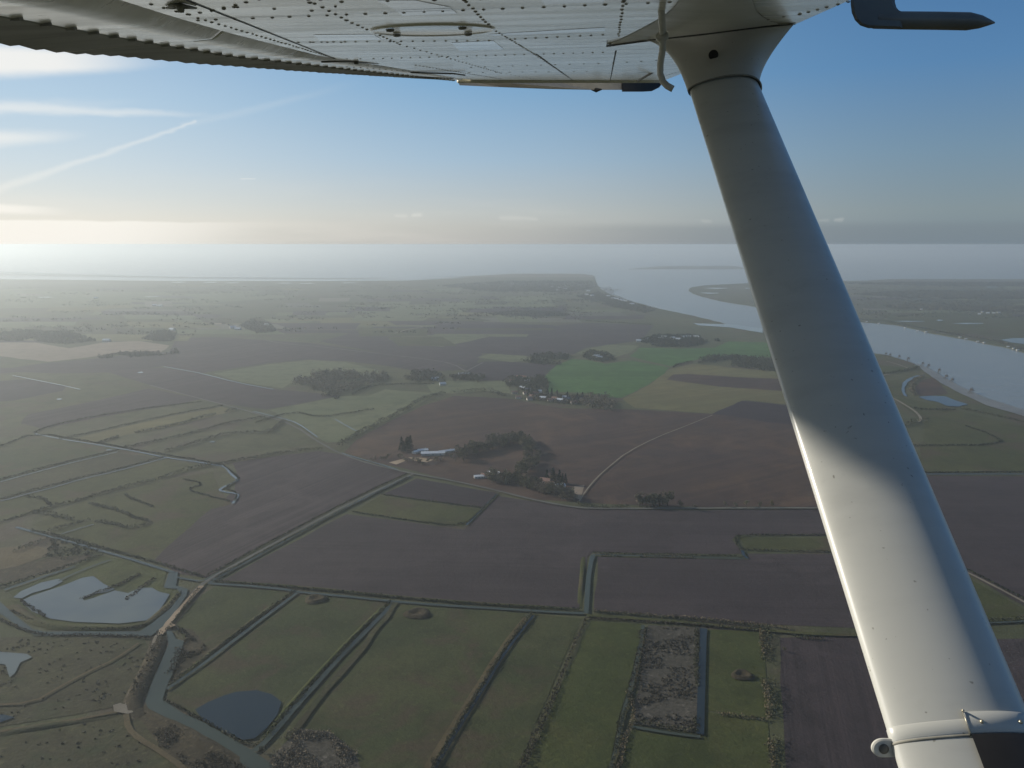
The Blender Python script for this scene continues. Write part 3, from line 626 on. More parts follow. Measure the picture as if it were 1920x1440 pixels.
# ------------------------------------------------------------------ reeds (uncountable) and hedges (things)
reeds = [
 ('reeds on the far side of the lagoon canal', [(20, 1146), (84, 1178), (180, 1182), (262, 1182), (300, 1155), (340, 1112)], 2.2, 1.8, 'reed'),
 ('reeds along the canal outer bank', [(-40, 1145), (40, 1182), (86, 1194), (180, 1192), (278, 1197)], 2.5, 2.0, 'reed'),
 ('reeds under the sandy track', [(372, 1106), (348, 1140), (322, 1172), (314, 1182)], 2.5, 2.2, 'hedge'),
 ('reeds on the left bank of the road drain', [(405, 1085), (500, 1033), (600, 980), (690, 934), (766, 896)], 2.2, 1.8, 'hedge'),
 ('reeds beside the lane verge', [(388, 1080), (500, 1020), (600, 968), (690, 922), (762, 890)], 1.6, 1.4, 'hedge'),
 ('dark reeds at the foot of the great field', [(400, 1091), (560, 1104), (740, 1122), (900, 1135), (1088, 1145)], 2.4, 2.0, 'hedge'),
 ('reeds on the pond meadow drain', [(552, 1110), (497, 1150), (430, 1200), (375, 1243), (320, 1286)], 2.6, 2.2, 'hedge'),
 ('reeds on the wide meadow drain', [(732, 1130), (640, 1223), (552, 1320), (498, 1384)], 2.6, 2.4, 'hedge'),
 ('reeds on the bank below the round pond', [(310, 1315), (345, 1333), (400, 1364), (472, 1405), (496, 1388)], 2.4, 1.6, 'hedge'),
 ('dark reeds in the drain left of the meadow strip', [(997, 1152), (945, 1219), (900, 1294), (851, 1374), (812, 1445)], 3.4, 2.4, 'hedge'),
 ('brown reeds in the drain right of the meadow strip', [(1100, 1160), (1068, 1229), (1045, 1290)], 2.2, 1.8, 'reed'),
 ('broad dark reeds lower on the same drain', [(1045, 1290), (1029, 1325), (1010, 1370), (980, 1440)], 5.0, 2.2, 'reed'),
 ('dark brush in the drain left of the fallow', [(1210, 1172), (1202, 1229), (1188, 1290)], 7.0, 2.4, 'reed'),
 ('brush lower down the fallow drain', [(1184, 1300), (1178, 1330), (1164, 1345), (1158, 1400), (1146, 1445)], 3.0, 2.2, 'hedge'),
 ('pale reeds beside the lower fallow drain', [(1178, 1300), (1192, 1335), (1170, 1395), (1160, 1445)], 3.0, 1.6, 'reedgold'),
 ('brush at the right foot of the fallow', [(1307, 1180), (1306, 1250), (1306, 1310), (1304, 1374)], 3.4, 2.2, 'hedge'),
 ('brush along the lower side of the fallow', [(1186, 1357), (1240, 1366), (1306, 1375)], 3.4, 2.4, 'hedge'),
 ('dark reeds on the causeway south side', [(1105, 1161), (1180, 1165), (1300, 1173), (1430, 1184)], 2.4, 1.8, 'reed'),
 ('golden reeds on the causeway north side', [(1115, 1147), (1200, 1153), (1300, 1160), (1430, 1173), (1480, 1180)], 2.6, 1.6, 'reedgold'),
 ('dark reeds on the causeway north side', [(1115, 1149), (1200, 1155), (1300, 1163), (1440, 1178)], 2.0, 1.4, 'hedge'),
 ('reeds on top of the rectangular field', [(1114, 1038), (1250, 1041), (1396, 1044)], 2.2, 1.6, 'hedge'),
 ('pale reeds below the top drain', [(1130, 1043), (1250, 1046), (1340, 1048)], 1.6, 1.0, 'reedgold'),
 ('reeds around the olive strip', [(1390, 1034), (1376, 1012), (1386, 1005), (1480, 1004), (1580, 1004)], 1.8, 1.4, 'hedge'),
 ('reeds below the olive strip', [(1392, 1032), (1480, 1034), (1600, 1036)], 2.0, 1.6, 'hedge'),
 ('reeds between the two dark plots', [(715, 928), (800, 940), (902, 953)], 1.8, 1.5, 'hedge'),
 ('reeds below the narrow olive plot', [(660, 961), (760, 976), (868, 990), (905, 955), (934, 927)], 1.8, 1.5, 'hedge'),
 ('reeds on the drain feeding the lagoon', [(60, 996), (138, 1013), (185, 1027), (238, 1041), (290, 1055), (330, 1068), (380, 1082)], 3.0, 2.0, 'hedge'),
 ('reeds along the marsh drain at the left', [(-40, 911), (16, 896), (130, 865), (221, 845)], 2.4, 2.0, 'hedge'),
 ('reeds on the lower marsh drain', [(0, 938), (50, 923), (100, 911), (156, 895), (216, 882), (312, 856)], 2.4, 2.0, 'hedge'),
 ('reeds on the pasture drain', [(0, 838), (65, 812), (167, 829), (260, 845), (365, 863), (411, 871)], 2.6, 2.0, 'hedge'),
 ('reeds on the upper line of the marsh', [(65, 812), (91, 800), (182, 780), (290, 764), (378, 754)], 2.4, 2.0, 'hedge'),
 ('reeds on the second line of the marsh', [(110, 824), (195, 807), (312, 780), (417, 761)], 2.6, 2.2, 'hedge'),
 ('reeds along the reddish marsh', [(-40, 1112), (40, 1090), (110, 1070), (190, 1042)], 3.0, 2.2, 'hedge'),
 ('tall weeds on the dark field margin', [(1690, 886.5), (1920, 886.5)], 2.0, 1.4, 'hedge'),
 ('weeds along the straight pale track', [(1800, 1062), (1920, 1124)], 1.8, 1.4, 'hedge'),
 ('reeds at the foot of the right field', [(1800, 1167), (1860, 1166), (1960, 1160)], 3.0, 2.4, 'hedge'),
 ('brush on the tall dike', [(300, 1192), (294, 1215), (284, 1244), (268, 1276), (254, 1304)], 8.0, 1.6, 'reed'),
 ('brush at the meadow corner', [(330, 1180), (345, 1186), (338, 1215), (322, 1262)], 6.0, 1.8, 'reed'),
 ('weeds beside the winding creek', [(420, 874), (438, 888), (450, 900), (418, 917), (446, 924), (441, 940)], 1.6, 1.2, 'hedge'),
 ('weeds in the drained creek of the pasture', [(345, 900), (385, 908), (347, 919), (395, 932), (430, 941)], 2.4, 1.6, 'hedge'),
 ('reed peninsula in the lagoon', [(157, 1123), (178, 1114), (210, 1104), (262, 1078)], 4.0, 1.4, 'reed'),
 ('reed spit in the lagoon', [(236, 1126), (250, 1116), (272, 1098), (290, 1086)], 4.0, 1.4, 'reed'),
 ('reed clumps on the lagoon near shore', [(38, 1127), (52, 1138), (70, 1147), (85, 1158)], 3.0, 1.6, 'reed'),
]
for lb, px, w, h, mt in reeds: veg_line('reeds', lb, px, w, h, mt, kind='stuff', zoff=1.6 if 'tall dike' in lb else 0.0, gap=.12 if 'brush' in lb or 'pale' in lb or 'golden' in lb else 0.0)

hedges = [
 ('tall dark hedge climbing from the crossroads farm to the village', [(636, 838), (660, 822), (700, 800), (735, 783), (770, 763), (800, 745), (830, 738)], 9, 6, 'hedge'),
 ('bushy hedge above the reddish field west of the village', [(848, 738), (880, 734), (910, 733), (950, 744)], 12, 7, 'wood'),
 ('dark hedge behind the long drilled field', [(300, 898), (352, 881), (404, 871), (443, 866), (491, 856), (556, 847), (603, 843)], 5, 4, 'hedge'),
 ('hedge with a thick clump crossing the left pastures', [(312, 847), (365, 832), (430, 813), (456, 812), (504, 813), (520, 800), (532, 790)], 6, 4.5, 'wood'),
 ('low hedge ending at the upper lane', [(234, 840), (320, 822), (378, 808), (430, 793), (495, 782)], 3.5, 3, 'hedge'),
 ('hedge dotted with bushes between two marsh drains', [(182, 832), (234, 816), (333, 797), (390, 780), (443, 769)], 5, 3.5, 'hedge'),
 ('thick hedge below the lower marsh drain', [(62, 962), (100, 950), (150, 939), (200, 924), (240, 913), (288, 902)], 5, 3.5, 'hedge'),
 ('meandering hedge shaped like a hairpin', [(170, 945), (190, 952), (212, 955), (250, 971), (282, 979), (272, 985), (250, 990), (235, 991), (218, 984), (180, 979)], 5, 3.2, 'hedge'),
 ('short thick hedge on the marsh left of the hairpin', [(65, 961), (100, 968), (135, 975)], 7, 3.5, 'hedge'),
 ('short hedge beneath the hairpin', [(95, 996), (125, 987), (162, 976)], 6, 3.2, 'hedge'),
 ('small bush row in the open pasture', [(237, 928), (240, 935), (262, 942), (286, 951)], 3, 2.6, 'hedge'),
 ('curved bush row at the left marsh edge', [(50, 932), (80, 935), (92, 946), (96, 950)], 4, 3, 'hedge'),
 ('hedge bordering the left marsh', [(-40, 990), (0, 980), (40, 968), (62, 962)], 3, 2.2, 'hedge'),
 ('willow scrub row on the left marsh', [(30, 1035), (60, 1022), (85, 1012)], 6, 3, 'hedge'),
 ('thick bramble hedge between green meadow and drilled field', [(1434, 1184), (1437, 1245), (1444, 1310), (1449, 1374), (1457, 1445)], 8, 3.6, 'hedge'),
 ('pale bramble hedge just left of the drilled field', [(1428, 1184), (1431, 1245), (1438, 1310), (1443, 1374), (1450, 1445)], 4, 2.2, 'reedgold'),
 ('thin hedge across the green meadow below the pit', [(1347, 1339), (1380, 1345), (1437, 1352)], 3, 2, 'reedgold'),
 ('hedge on the lane east of the cottages', [(1085, 946), (1110, 952), (1150, 953), (1180, 952)], 5, 3.5, 'hedge'),
 ('dark hedge cutting the tan field top', [(1310, 682), (1330, 676), (1360, 672)], 8, 5, 'hedge'),
 ('hedge beside the brown corner field', [(1262, 689), (1275, 683), (1298, 679)], 5, 4, 'hedge'),
 ('long hedge of the pale field below the river plain', [(660, 740), (700, 722), (760, 721), (812, 720)], 4, 3.5, 'hedge'),
 ('faint hedge in the yellow pasture', [(480, 793), (550, 772), (600, 784), (665, 773), (700, 768)], 3, 2.5, 'hedge'),
 ('hedge below the river huts right of the strut', [(1655, 702), (1680, 699), (1705, 695), (1720, 690)], 10, 5, 'hedge'),
 ('bushy hedge inside the oxbow', [(1730, 706), (1716, 712), (1710, 722), (1710, 732), (1716, 742)], 9, 5, 'wood'),
 ('hedge running down right of the pointed pond', [(1800, 766), (1840, 774), (1880, 783), (1920, 792), (1960, 800)], 6, 3.5, 'hedge'),
 ('short hedge right of the cream track', [(1716, 767), (1750, 769), (1790, 769)], 5, 3, 'hedge'),
 ('dark bushes where the cream track ends', [(1690, 800), (1704, 794), (1722, 792), (1738, 790)], 12, 6, 'hedge'),
 ('thin hedge in the olive pasture right of the strut', [(1810, 800), (1850, 812), (1890, 835), (1700, 836.5)], 3, 2.2, 'hedge'),
 ('bushes on the far river bank', [(1600, 599), (1660, 602), (1720, 614), (1760, 622), (1790, 628)], 8, 4.5, 'hedge'),
 ('darker bushes further down the far bank', [(1775, 624), (1830, 634), (1870, 640), (1895, 650), (1960, 665)], 14, 6, 'wood'),
 ('short dark hedge under the crops by the river', [(1100, 602), (1160, 606), (1220, 609)], 6, 4, 'hedge'),
 ('weedy row at the top of the drilled field', [(1490, 1196), (1520, 1199), (1545, 1200)], 3, 2, 'hedge'),
]
for lb, px, w, h, mt in hedges:
    veg_line('hedge', lb, px, w, h, mt, cat='hedge', gap=.22 if ('bramble' in lb or 'dotted' in lb) else .0)

woods = [
 ('big dark wood on the hazy plain', [(545, 722), (562, 705), (600, 700), (640, 697), (665, 701), (678, 708), (700, 703), (722, 702), (730, 712), (690, 722), (660, 734), (630, 740), (600, 735)], 13, 'wood'),
 ('small wood tail under the big wood', [(603, 742), (630, 736), (634, 748), (618, 751)], 9, 'wood'),
 ('wood left of the first hamlet', [(755, 712), (775, 699), (810, 697), (830, 706), (815, 716), (780, 716)], 12, 'wood'),
 ('wood around the first hamlet', [(840, 708), (870, 702), (910, 706), (905, 714), (860, 713)], 8, 'hedge'),
 ('dark wood on the left of the green crop', [(945, 718), (965, 708), (1010, 706), (1026, 712), (1028, 728), (1005, 737), (975, 732), (955, 728)], 11, 'hedge'),
 ('dark wood at the right end of the village', [(1085, 757), (1105, 742), (1140, 744), (1165, 752), (1185, 768), (1150, 771), (1105, 766)], 12, 'wood'),
 ('gardens of the village', [(985, 738), (1020, 740), (1090, 741), (1100, 752), (1080, 760), (1000, 752)], 6, 'wood'),
 ('wood by the hamlet above the green crop', [(975, 675), (1000, 668), (1040, 664), (1068, 668), (1055, 684), (1000, 684)], 11, 'hedge'),
 ('wood behind the white farmhouse', [(1090, 668), (1110, 659), (1140, 663), (1155, 675), (1130, 679), (1105, 676)], 9, 'hedge'),
 ('riverside wood with a row of villas', [(1195, 640), (1230, 630), (1290, 630), (1335, 634), (1350, 640), (1290, 651), (1230, 650)], 10, 'hedge'),
 ('dark wood between green crop and tan field', [(1310, 676), (1340, 669), (1400, 671), (1470, 676), (1480, 700), (1440, 697), (1370, 687)], 12, 'hedge'),
 ('willow thicket beside the reddish marsh', [(82, 1036), (100, 1012), (150, 1018), (190, 1036), (165, 1044), (110, 1050), (88, 1048)], 3.2, 'hedge'),
 ('hazy wood at the left margin', [(-60, 632), (40, 622), (130, 624), (180, 640), (140, 648), (60, 640), (-60, 640)], 12, 'wood'),
 ('hazy wood beside the pale tan field', [(268, 636), (300, 622), (330, 625), (325, 640), (290, 641)], 12, 'wood'),
 ('hazy wood below the far pale field', [(450, 612), (470, 602), (500, 606), (520, 622), (480, 626)], 12, 'wood'),
 ('hazy row of trees under the tan field', [(180, 672), (215, 664), (290, 662), (330, 655), (335, 664), (280, 668), (220, 672)], 9, 'wood'),
 ('hazy wooded land before the headland', [(830, 536), (950, 528), (1110, 528), (1118, 540), (1060, 548), (900, 546)], 12, 'wood'),
 ('dark copse on the plain before the headland', [(915, 590), (960, 584), (1030, 585), (1070, 592), (1000, 595)], 9, 'wood'),
 ('trees along the coast town', [(1080, 556), (1120, 548), (1165, 562), (1230, 580), (1215, 588), (1150, 576)], 8, 'wood'),
 ('bocage belt across the river', [(1650, 574), (1760, 570), (1850, 576), (2000, 580), (2000, 588), (1850, 584), (1740, 582)], 8, 'wood'),
 ('upper bocage belt across the river', [(1600, 552), (1720, 545), (1900, 548), (2050, 556), (1900, 562), (1700, 560)], 10, 'wood'),
 ('skyline trees across the river', [(1570, 531), (1750, 530), (2050, 531), (2050, 536), (1800, 537), (1640, 534)], 9, 'wood'),
]
for lb, px, h, mt in woods: wood_mass('woodland', lb, px, h, mt)
# scattered far hedgerows reading as one texture
mbf = MB(); rf = random.Random(21)
def far_rows(n, xr, yr):
    for _ in range(n):
        x = rf.uniform(*xr); y = rf.uniform(*yr); ln = rf.uniform(20, 90)
        a = gp(x, y); b = gp(x+ln, y+rf.uniform(-3, 3)); P = resample([a, b], 22)
        for p in P:
            if rf.random() < .3: continue
            tuft(mbf, (p.x, p.y+rf.uniform(-8, 8), 1.5), 12, rf.uniform(2.5, 5), 10, 3.4, rf)
far_rows(130, (-60, 820), (536, 628)); far_rows(80, (820, 1090), (535, 600)); far_rows(130, (1580, 1960), (533, 598))
setp(mbf.build('woodland', M['wood']), 'countless hazy hedgerows over the distant plain', None, None, 'stuff')
# scrub heaps on the brown clearing and fallow
def scatter(label, px, n, r, h, mat, seed, leaf=.55):
    P = [gp(x, y, 1.5) for x, y in px]; rnd = random.Random(seed); mb = MB(); tris = tessellate_polygon([P])
    ars = [((P[t[1]]-P[t[0]]).cross(P[t[2]]-P[t[0]])).length for t in tris]; T = sum(ars)
    for t, ar in zip(tris, ars):
        for _ in range(int(n*ar/T)):
            u, v = rnd.random(), rnd.random()
            if u+v > 1: u, v = 1-u, 1-v
            q = P[t[0]]+(P[t[1]]-P[t[0]])*u+(P[t[2]]-P[t[0]])*v
            if mnoise.noise(Vector((q.x*.05, q.y*.05, seed))) < -.1: continue
            s = rnd.uniform(.5, 1.3)
            tuft(mb, (q.x, q.y, 1.9), r*s, h*s*.5, 9, leaf, rnd)
    return setp(mb.build('undergrowth', M[mat]), label, None, None, 'stuff')
scatter('tangled brown scrub in the clearing by the drain', [(505, 1415), (545, 1370), (620, 1374), (690, 1430), (700, 1480), (500, 1480)], 800, 1.7, 2.2, 'bare_tree', 3)
scatter('tussocks covering the rough fallow', [(1216, 1176), (1306, 1180), (1304, 1370), (1190, 1355), (1204, 1240)], 900, 1.1, .7, 'scrubby', 5)
scatter('tussocks on the brown marsh', [(0, 1200), (270, 1200), (280, 1228), (240, 1300), (150, 1330), (0, 1350)], 220, 1.2, .6, 'scrubby', 8)
scatter('brambles on the bank of the muddy canal', [(262, 1335), (330, 1362), (480, 1450), (420, 1480), (300, 1400)], 420, 1.8, 1.6, 'reed', 9)
scatter('thistles on the scrub wedge', [(332, 1176), (350, 1190), (320, 1280), (395, 1220)], 260, 1.6, 1.4, 'reed', 10)
scatter('weeds on the lower left marsh', [(0, 1385), (230, 1345), (350, 1440), (0, 1450)], 60, 1.0, .4, 'scrubby', 12)

# ------------------------------------------------------------------ individual trees
plant_band(['tree', 'bare', 'tree'], [(862, 862), (880, 852), (905, 842), (935, 833), (962, 828), (982, 834), (996, 846), (1000, 860), (990, 878), (975, 892)], 105, 11, 1.5, 'tall tree in the hook shaped copse on the reddish field', 'trees of the hook shaped copse', 1)
plant_band(['tree', 'bare', 'bare', 'tree'], [(912, 898), (940, 904), (975, 906), (1010, 920), (1050, 930), (1078, 938)], 80, 9, 1.25, 'leafy tree around the roadside cottages below the copse', 'trees around the roadside cottages', 2)
plant_band(['conifer'], [(752, 848), (772, 842)], 6, 3, 1.25, 'tall dark conifer beside the white farm sheds', 'dark conifers at the farm', 3)
plant_band(['conifer', 'tree'], [(1026, 904), (1062, 908)], 8, 2, 1.1, 'dark tree behind the red roofed cottage', 'trees behind the red cottage', 4)
plant_band(['bare', 'tree'], [(690, 862), (730, 858), (760, 866), (800, 870), (850, 856), (872, 850)], 30, 6, .62, 'small scrubby tree around the farm yard', 'small trees around the farm yard', 5)
plant_band(['tree', 'bare'], [(1192, 950), (1225, 946), (1252, 951)], 16, 5, 1.5, 'tree in the round clump along the eastern lane', 'clump on the eastern lane', 6)
for x, lb in ((1275, 'first lone bush right of the lane clump'), (1302, 'very small bush on the lane right of the clump'), (1360, 'wide bush standing at the lane edge'), (1380, 'second bush of the spaced lane row'), (1399, 'narrow bush in the middle of the lane row'), (1424, 'rounded bush near the end of the lane row'), (1447, 'last bush of the lane row beside the strut')):
    plant('tree', x, 951, (.75 if x != 1302 else .4), lb, None, random.Random(x), 'bush')
plant_band(['tree', 'bare', 'conifer'], [(975, 735), (1010, 742), (1060, 745), (1095, 752)], 34, 6, .95, 'garden tree among the village houses', 'garden trees of the village', 7)
plant_band(['tree'], [(800, 716), (830, 715), (880, 712), (905, 716)], 16, 6, .9, 'tree among the hamlet houses left of the village', 'trees of the small hamlet', 8)
plant('tree', 1471, 1222, .42, 'lone bush in the drilled brown field', None, random.Random(2), 'bush')
plant('tree', 492, 1412, .5, 'dark bush on the canal corner by the scrub clearing', None, random.Random(3), 'bush')
plant('tree', 812, 1436, .5, 'dark bush at the bottom end of the drain', None, random.Random(5), 'bush')
plant('bare', 965, 1236, .3, 'low bush in the meadow strip beside the drain', None, random.Random(6), 'bush')

# ------------------------------------------------------------------ buildings
def house_meshes(L, Wd, H, Rf, wall, roof):
    w = MB(); hl, hw = L/2, Wd/2
    w.box((0, 0, H/2-.3), (L, Wd, H+.6), 0)
    w.add([(-hl, -hw, H), (-hl, hw, H), (-hl, 0, H+Rf)], [(0, 2, 1)]); w.add([(hl, -hw, H), (hl, hw, H), (hl, 0, H+Rf)], [(0, 1, 2)])
    r = MB(); e = .5; t = .18; k = Rf/hw
    for s in (-1, 1):
        a = [(-hl-e, s*(hw+e), H-e*k+.02), (hl+e, s*(hw+e), H-e*k+.02), (hl+e, 0, H+Rf+.02), (-hl-e, 0, H+Rf+.02)]
        b = [(x, y, z+t) for x, y, z in a]
        r.add(a+b, [(0, 1, 2, 3), (7, 6, 5, 4), (0, 4, 5, 1), (1, 5, 6, 2), (2, 6, 7, 3), (3, 7, 4, 0)])
    r.box((hl*.5, 0, H+Rf+.5), (.7, .7, 1.2))
    d = MB()
    for x in (-L*.3, 0, L*.3): d.box((x, -hw-.02, H*.5), (1.2, .08, 1.6)); d.box((x, hw+.02, H*.5), (1.2, .08, 1.6))
    return w, r, d
HM = {}
def house(kind, x, y, label, rot, group=None, sc=1.0, cat='house', nm=None):
    spec = {'cottage': (11, 7, 3.2, 2.4, 'wall', 'roofr'), 'white': (12, 8, 3.4, 2.2, 'wallw', 'roofg'), 'barn': (34, 9, 3.6, 2.0, 'wall', 'roofw'), 'shed': (16, 8, 3.5, 1.6, 'wallw', 'roofw'), 'slate': (12, 7.5, 3.6, 2.6, 'wallw', 'roofd')}[kind]
    nmr = nm or {'cottage': 'house', 'white': 'house', 'barn': 'barn', 'shed': 'shed', 'slate': 'house'}[kind]
    if kind not in HM:
        w, r, d = house_meshes(*spec)
        HM[kind] = [w.build('wall', M[spec[4]]), r.build('roof', M[spec[5]]), d.build('window', M['roofd'])]
        parts = HM[kind]
    else:
        parts = [o.copy() for o in HM[kind]]
        for o in parts: COL.objects.link(o)
    root = empty(nmr, gp(x, y, 1.5), rot)
    root.scale = (sc, sc, sc)
    for o in parts: o.parent = root
    setp(root, label, cat, group); return root
B = house
B('barn', 812, 853, 'long white roofed barn, left wing of the bent farm shed', .12, cat='barn')
B('barn', 838, 848, 'long white roofed barn, right wing of the bent farm shed', .5, cat='barn', sc=.7)
B('shed', 781, 849, 'bluish white shed nearest the dark conifers', .9, cat='shed', sc=.8)
B('shed', 793, 847, 'white shed between conifers and long barn', .3, cat='shed', sc=.9)
B('shed', 898, 896, 'small white roofed shed left of the roadside cottages', .2, cat='shed', sc=.8)
B('cottage', 910, 895, 'red roofed cottage next to the small white shed', -.3)
B('barn', 925, 887, 'narrow pale barn below the copse', -.25, cat='barn', sc=.5)
B('cottage', 1022, 905, 'red roofed cottage in front of the dark trees', -.35, sc=1.15)
B('cottage', 1031, 909, 'lower red roofed outbuilding by the dark trees', -.35, sc=.9)
B('white', 1050, 915, 'grey roofed cottage near the sandy square', .3)
B('white', 830, 722, 'lone bright white house in front of the hamlet', .3, sc=1.1)
B('white', 865, 704, 'white house at the hamlet road end', .1, sc=1.1)
B('white', 876, 703, 'small white house right of the hamlet road', .4)
B('white', 816, 713, 'grey roofed farmhouse left of the hamlet', .1, sc=1.3)
B('white', 1118, 671, 'white farmhouse above the green crop, left of two', .1, sc=1.5)
B('white', 1125, 673, 'white farmhouse above the green crop, right of two', .4, sc=1.3)
rb = random.Random(9)
vs_ = [(959, 716), (973, 708), (982, 709), (988, 716), (980, 729), (990, 733), (986, 739), (998, 745), (972, 747), (1032, 752), (1050, 752), (1060, 747), (1063, 750), (1099, 755), (1076, 757), (1040, 749), (1004, 740), (1018, 748), (1010, 736), (1088, 750), (965, 738), (993, 750)]
for i, (x, y) in enumerate(vs_):
    k = ['cottage', 'cottage', 'cottage', 'white', 'white', 'slate', 'cottage'][i % 7] if i > 2 else 'cottage'
    B(k, x, y, {'cottage': 'red roofed house in the village below the green crop', 'white': 'grey roofed white house in the village below the green crop', 'slate': 'dark roofed house in the village below the green crop'}[k], rb.uniform(-.5, .5), 'village houses below the green crop', 1.0)
for x, y in [(1198, 641), (1214, 638), (1238, 637), (1245, 634), (1261, 636), (1282, 634), (1290, 633), (1305, 634), (1272, 638)]:
    B('white', x, y, 'pale villa in the riverside wood', rb.uniform(-.5, .5), 'villas of the riverside wood', 1.4)
for x, y in [(1103, 547), (1100, 554), (1150, 561), (1156, 562), (1162, 564), (1167, 565), (1172, 567), (1050, 541), (1060, 543), (1036, 540), (1140, 557), (1110, 556), (1046, 546), (1185, 572), (960, 533)]:
    B('white', x, y, 'tiny white house in the hazy coast town', rb.uniform(-.6, .6), 'houses of the coast town', 1.8)
for x, y in [(1728, 581), (1842, 586), (1852, 588), (1863, 588), (1836, 590), (1872, 587), (1906, 583)]:
    B('white', x, y, 'tiny pale farmhouse across the river', rb.uniform(-.6, .6), 'farmhouses across the river', 1.0)
for x, y in [(323, 620), (200, 641), (437, 616), (446, 619), (300, 575), (180, 560), (500, 612), (290, 574)]:
    B('white', x, y, 'hazy white farmhouse far on the left plain', rb.uniform(-.6, .6), 'hazy farmhouses on the plain', 1.7)

# stilted fishing huts: cabin, roof, pier on posts
def hut_parts():
    c = MB(); c.box((0, 0, 5.2), (3.4, 3.4, 2.6))
    r = MB(); r.add([(-2.1, -2.1, 6.5), (2.1, -2.1, 6.5), (2.1, 2.1, 6.5), (-2.1, 2.1, 6.5), (-2.1, 0, 7.7), (2.1, 0, 7.7)], [(0, 1, 5, 4), (2, 3, 4, 5), (0, 4, 3), (1, 2, 5), (0, 3, 2, 1)])
    p = MB(); p.box((0, -1, 3.8), (4.6, 5.4, .2)); p.box((-9, 0, 3.7), (14, 1.1, .2))
    for x in (-1.8, 1.8):
        for y in (-1.8, 1.8): p.box((x, y, 1.6), (.28, .28, 4.2))
    for x in (-15, -11, -7, -4): p.box((x, .4, 1.6), (.22, .22, 4.2)); p.box((x, -.4, 1.6), (.22, .22, 4.2))
    return c.build('cabin', M['timber']), r.build('roof', M['roofd']), p.build('pier', M['timber'])
HP = hut_parts(); first = True
def hut(x, y, rz, label, group, sc, wc=None):
    global first
    if first: parts = HP; first = False
    else:
        parts = [o.copy() for o in HP]
        for o in parts: COL.objects.link(o)
    root = empty('fishing_hut', gp(x, y, 0.0), rz); root.scale = (sc,)*3
    for o in parts: o.parent = root
    setp(root, label, 'fishing hut', group)
for x, y in [(1661, 667), (1669, 669), (1686, 672), (1703, 676), (1730, 685), (1741, 689), (1761, 698)]:
    hut(x, y, .9, 'dark stilted fishing hut on the near river bank', 'fishing huts on the near bank', 1.25)
hut(1774, 710, .8, 'pale roofed stilted hut beside a small dark one on the mudflat', None, 1.3)
hut(1785, 716, .8, 'small dark hut low on the mudflat', None, 1.2)
hut(1821, 737, .8, 'lone stilted hut at the far end of the mudflat', None, 1.5)
for x, y in [(1625, 604), (1648, 607), (1697, 615), (1720, 621), (1736, 623), (1800, 633), (1811, 636), (1833, 641), (1845, 643), (1900, 654), (1890, 651), (1908, 657)]:
    B('white', x, y, 'small white hut on the far river bank', rb.uniform(-.5, .5), 'white huts on the far bank', .6, 'hut', 'riverside_hut')

# ------------------------------------------------------------------ the aeroplane: wing, flap, strut, fairing, probe
RTV, UPV, FWV = Vector((1, 0, 0)), Vector((0, sn, cs)), Vector((0, cs, -sn))
def cw(a, b, c): return Vector((0, 0, CAMH))+RTV*a+UPV*b+FWV*c       # camera axes -> world
def at(x, y, d): return cw((x-960)/F*d, (720-y)/F*d, d)
sh = Vector((.122, .3586, 1)).normalized(); ch = Vector((-1, .02, .115)); ch = (ch-sh*ch.dot(sh)).normalized()
mh = sh.cross(ch).normalized()
if mh.y < 0: mh = -mh
WH = .1326
def rt(x, y, k=0.0):
    d = Vector(((x-960)/F, (720-y)/F, 1)); X = d*((WH-k)/mh.dot(d)); return X.dot(ch), X.dot(sh)
def wv(r, t, k=0.0):                                                 # wing coordinates, k metres below the skin
    X = ch*r+sh*t+mh*(WH-k); return cw(*X)
def wpx(x, y, k=0.0): r, t = rt(x, y, k); return wv(r, t, k)
DN = -(RTV*mh.x+UPV*mh.y+FWV*mh.z)
BASE = cw(.53, .3, 1.6)
plane = empty('aeroplane', BASE)
setp(plane, 'white high wing light aeroplane, its riveted wing and diagonal strut framing the view', 'aeroplane')
def ap(name, vs, fs, mats, smooth=False, mi=None, parent=None):
    o = mesh_obj(name, [Vector(v)-BASE for v in vs], fs, mats, parent or plane, smooth, mi); return o
def lerp1(pts, t):
    if t <= pts[0][0]:
        (a, b), (c, d) = pts[0], pts[1]; return b+(d-b)*(t-a)/(c-a)*.3
    for (a, b), (c, d) in zip(pts[:-1], pts[1:]):
        if t <= c: return b+(d-b)*(t-a)/(c-a)
    return pts[-1][1]
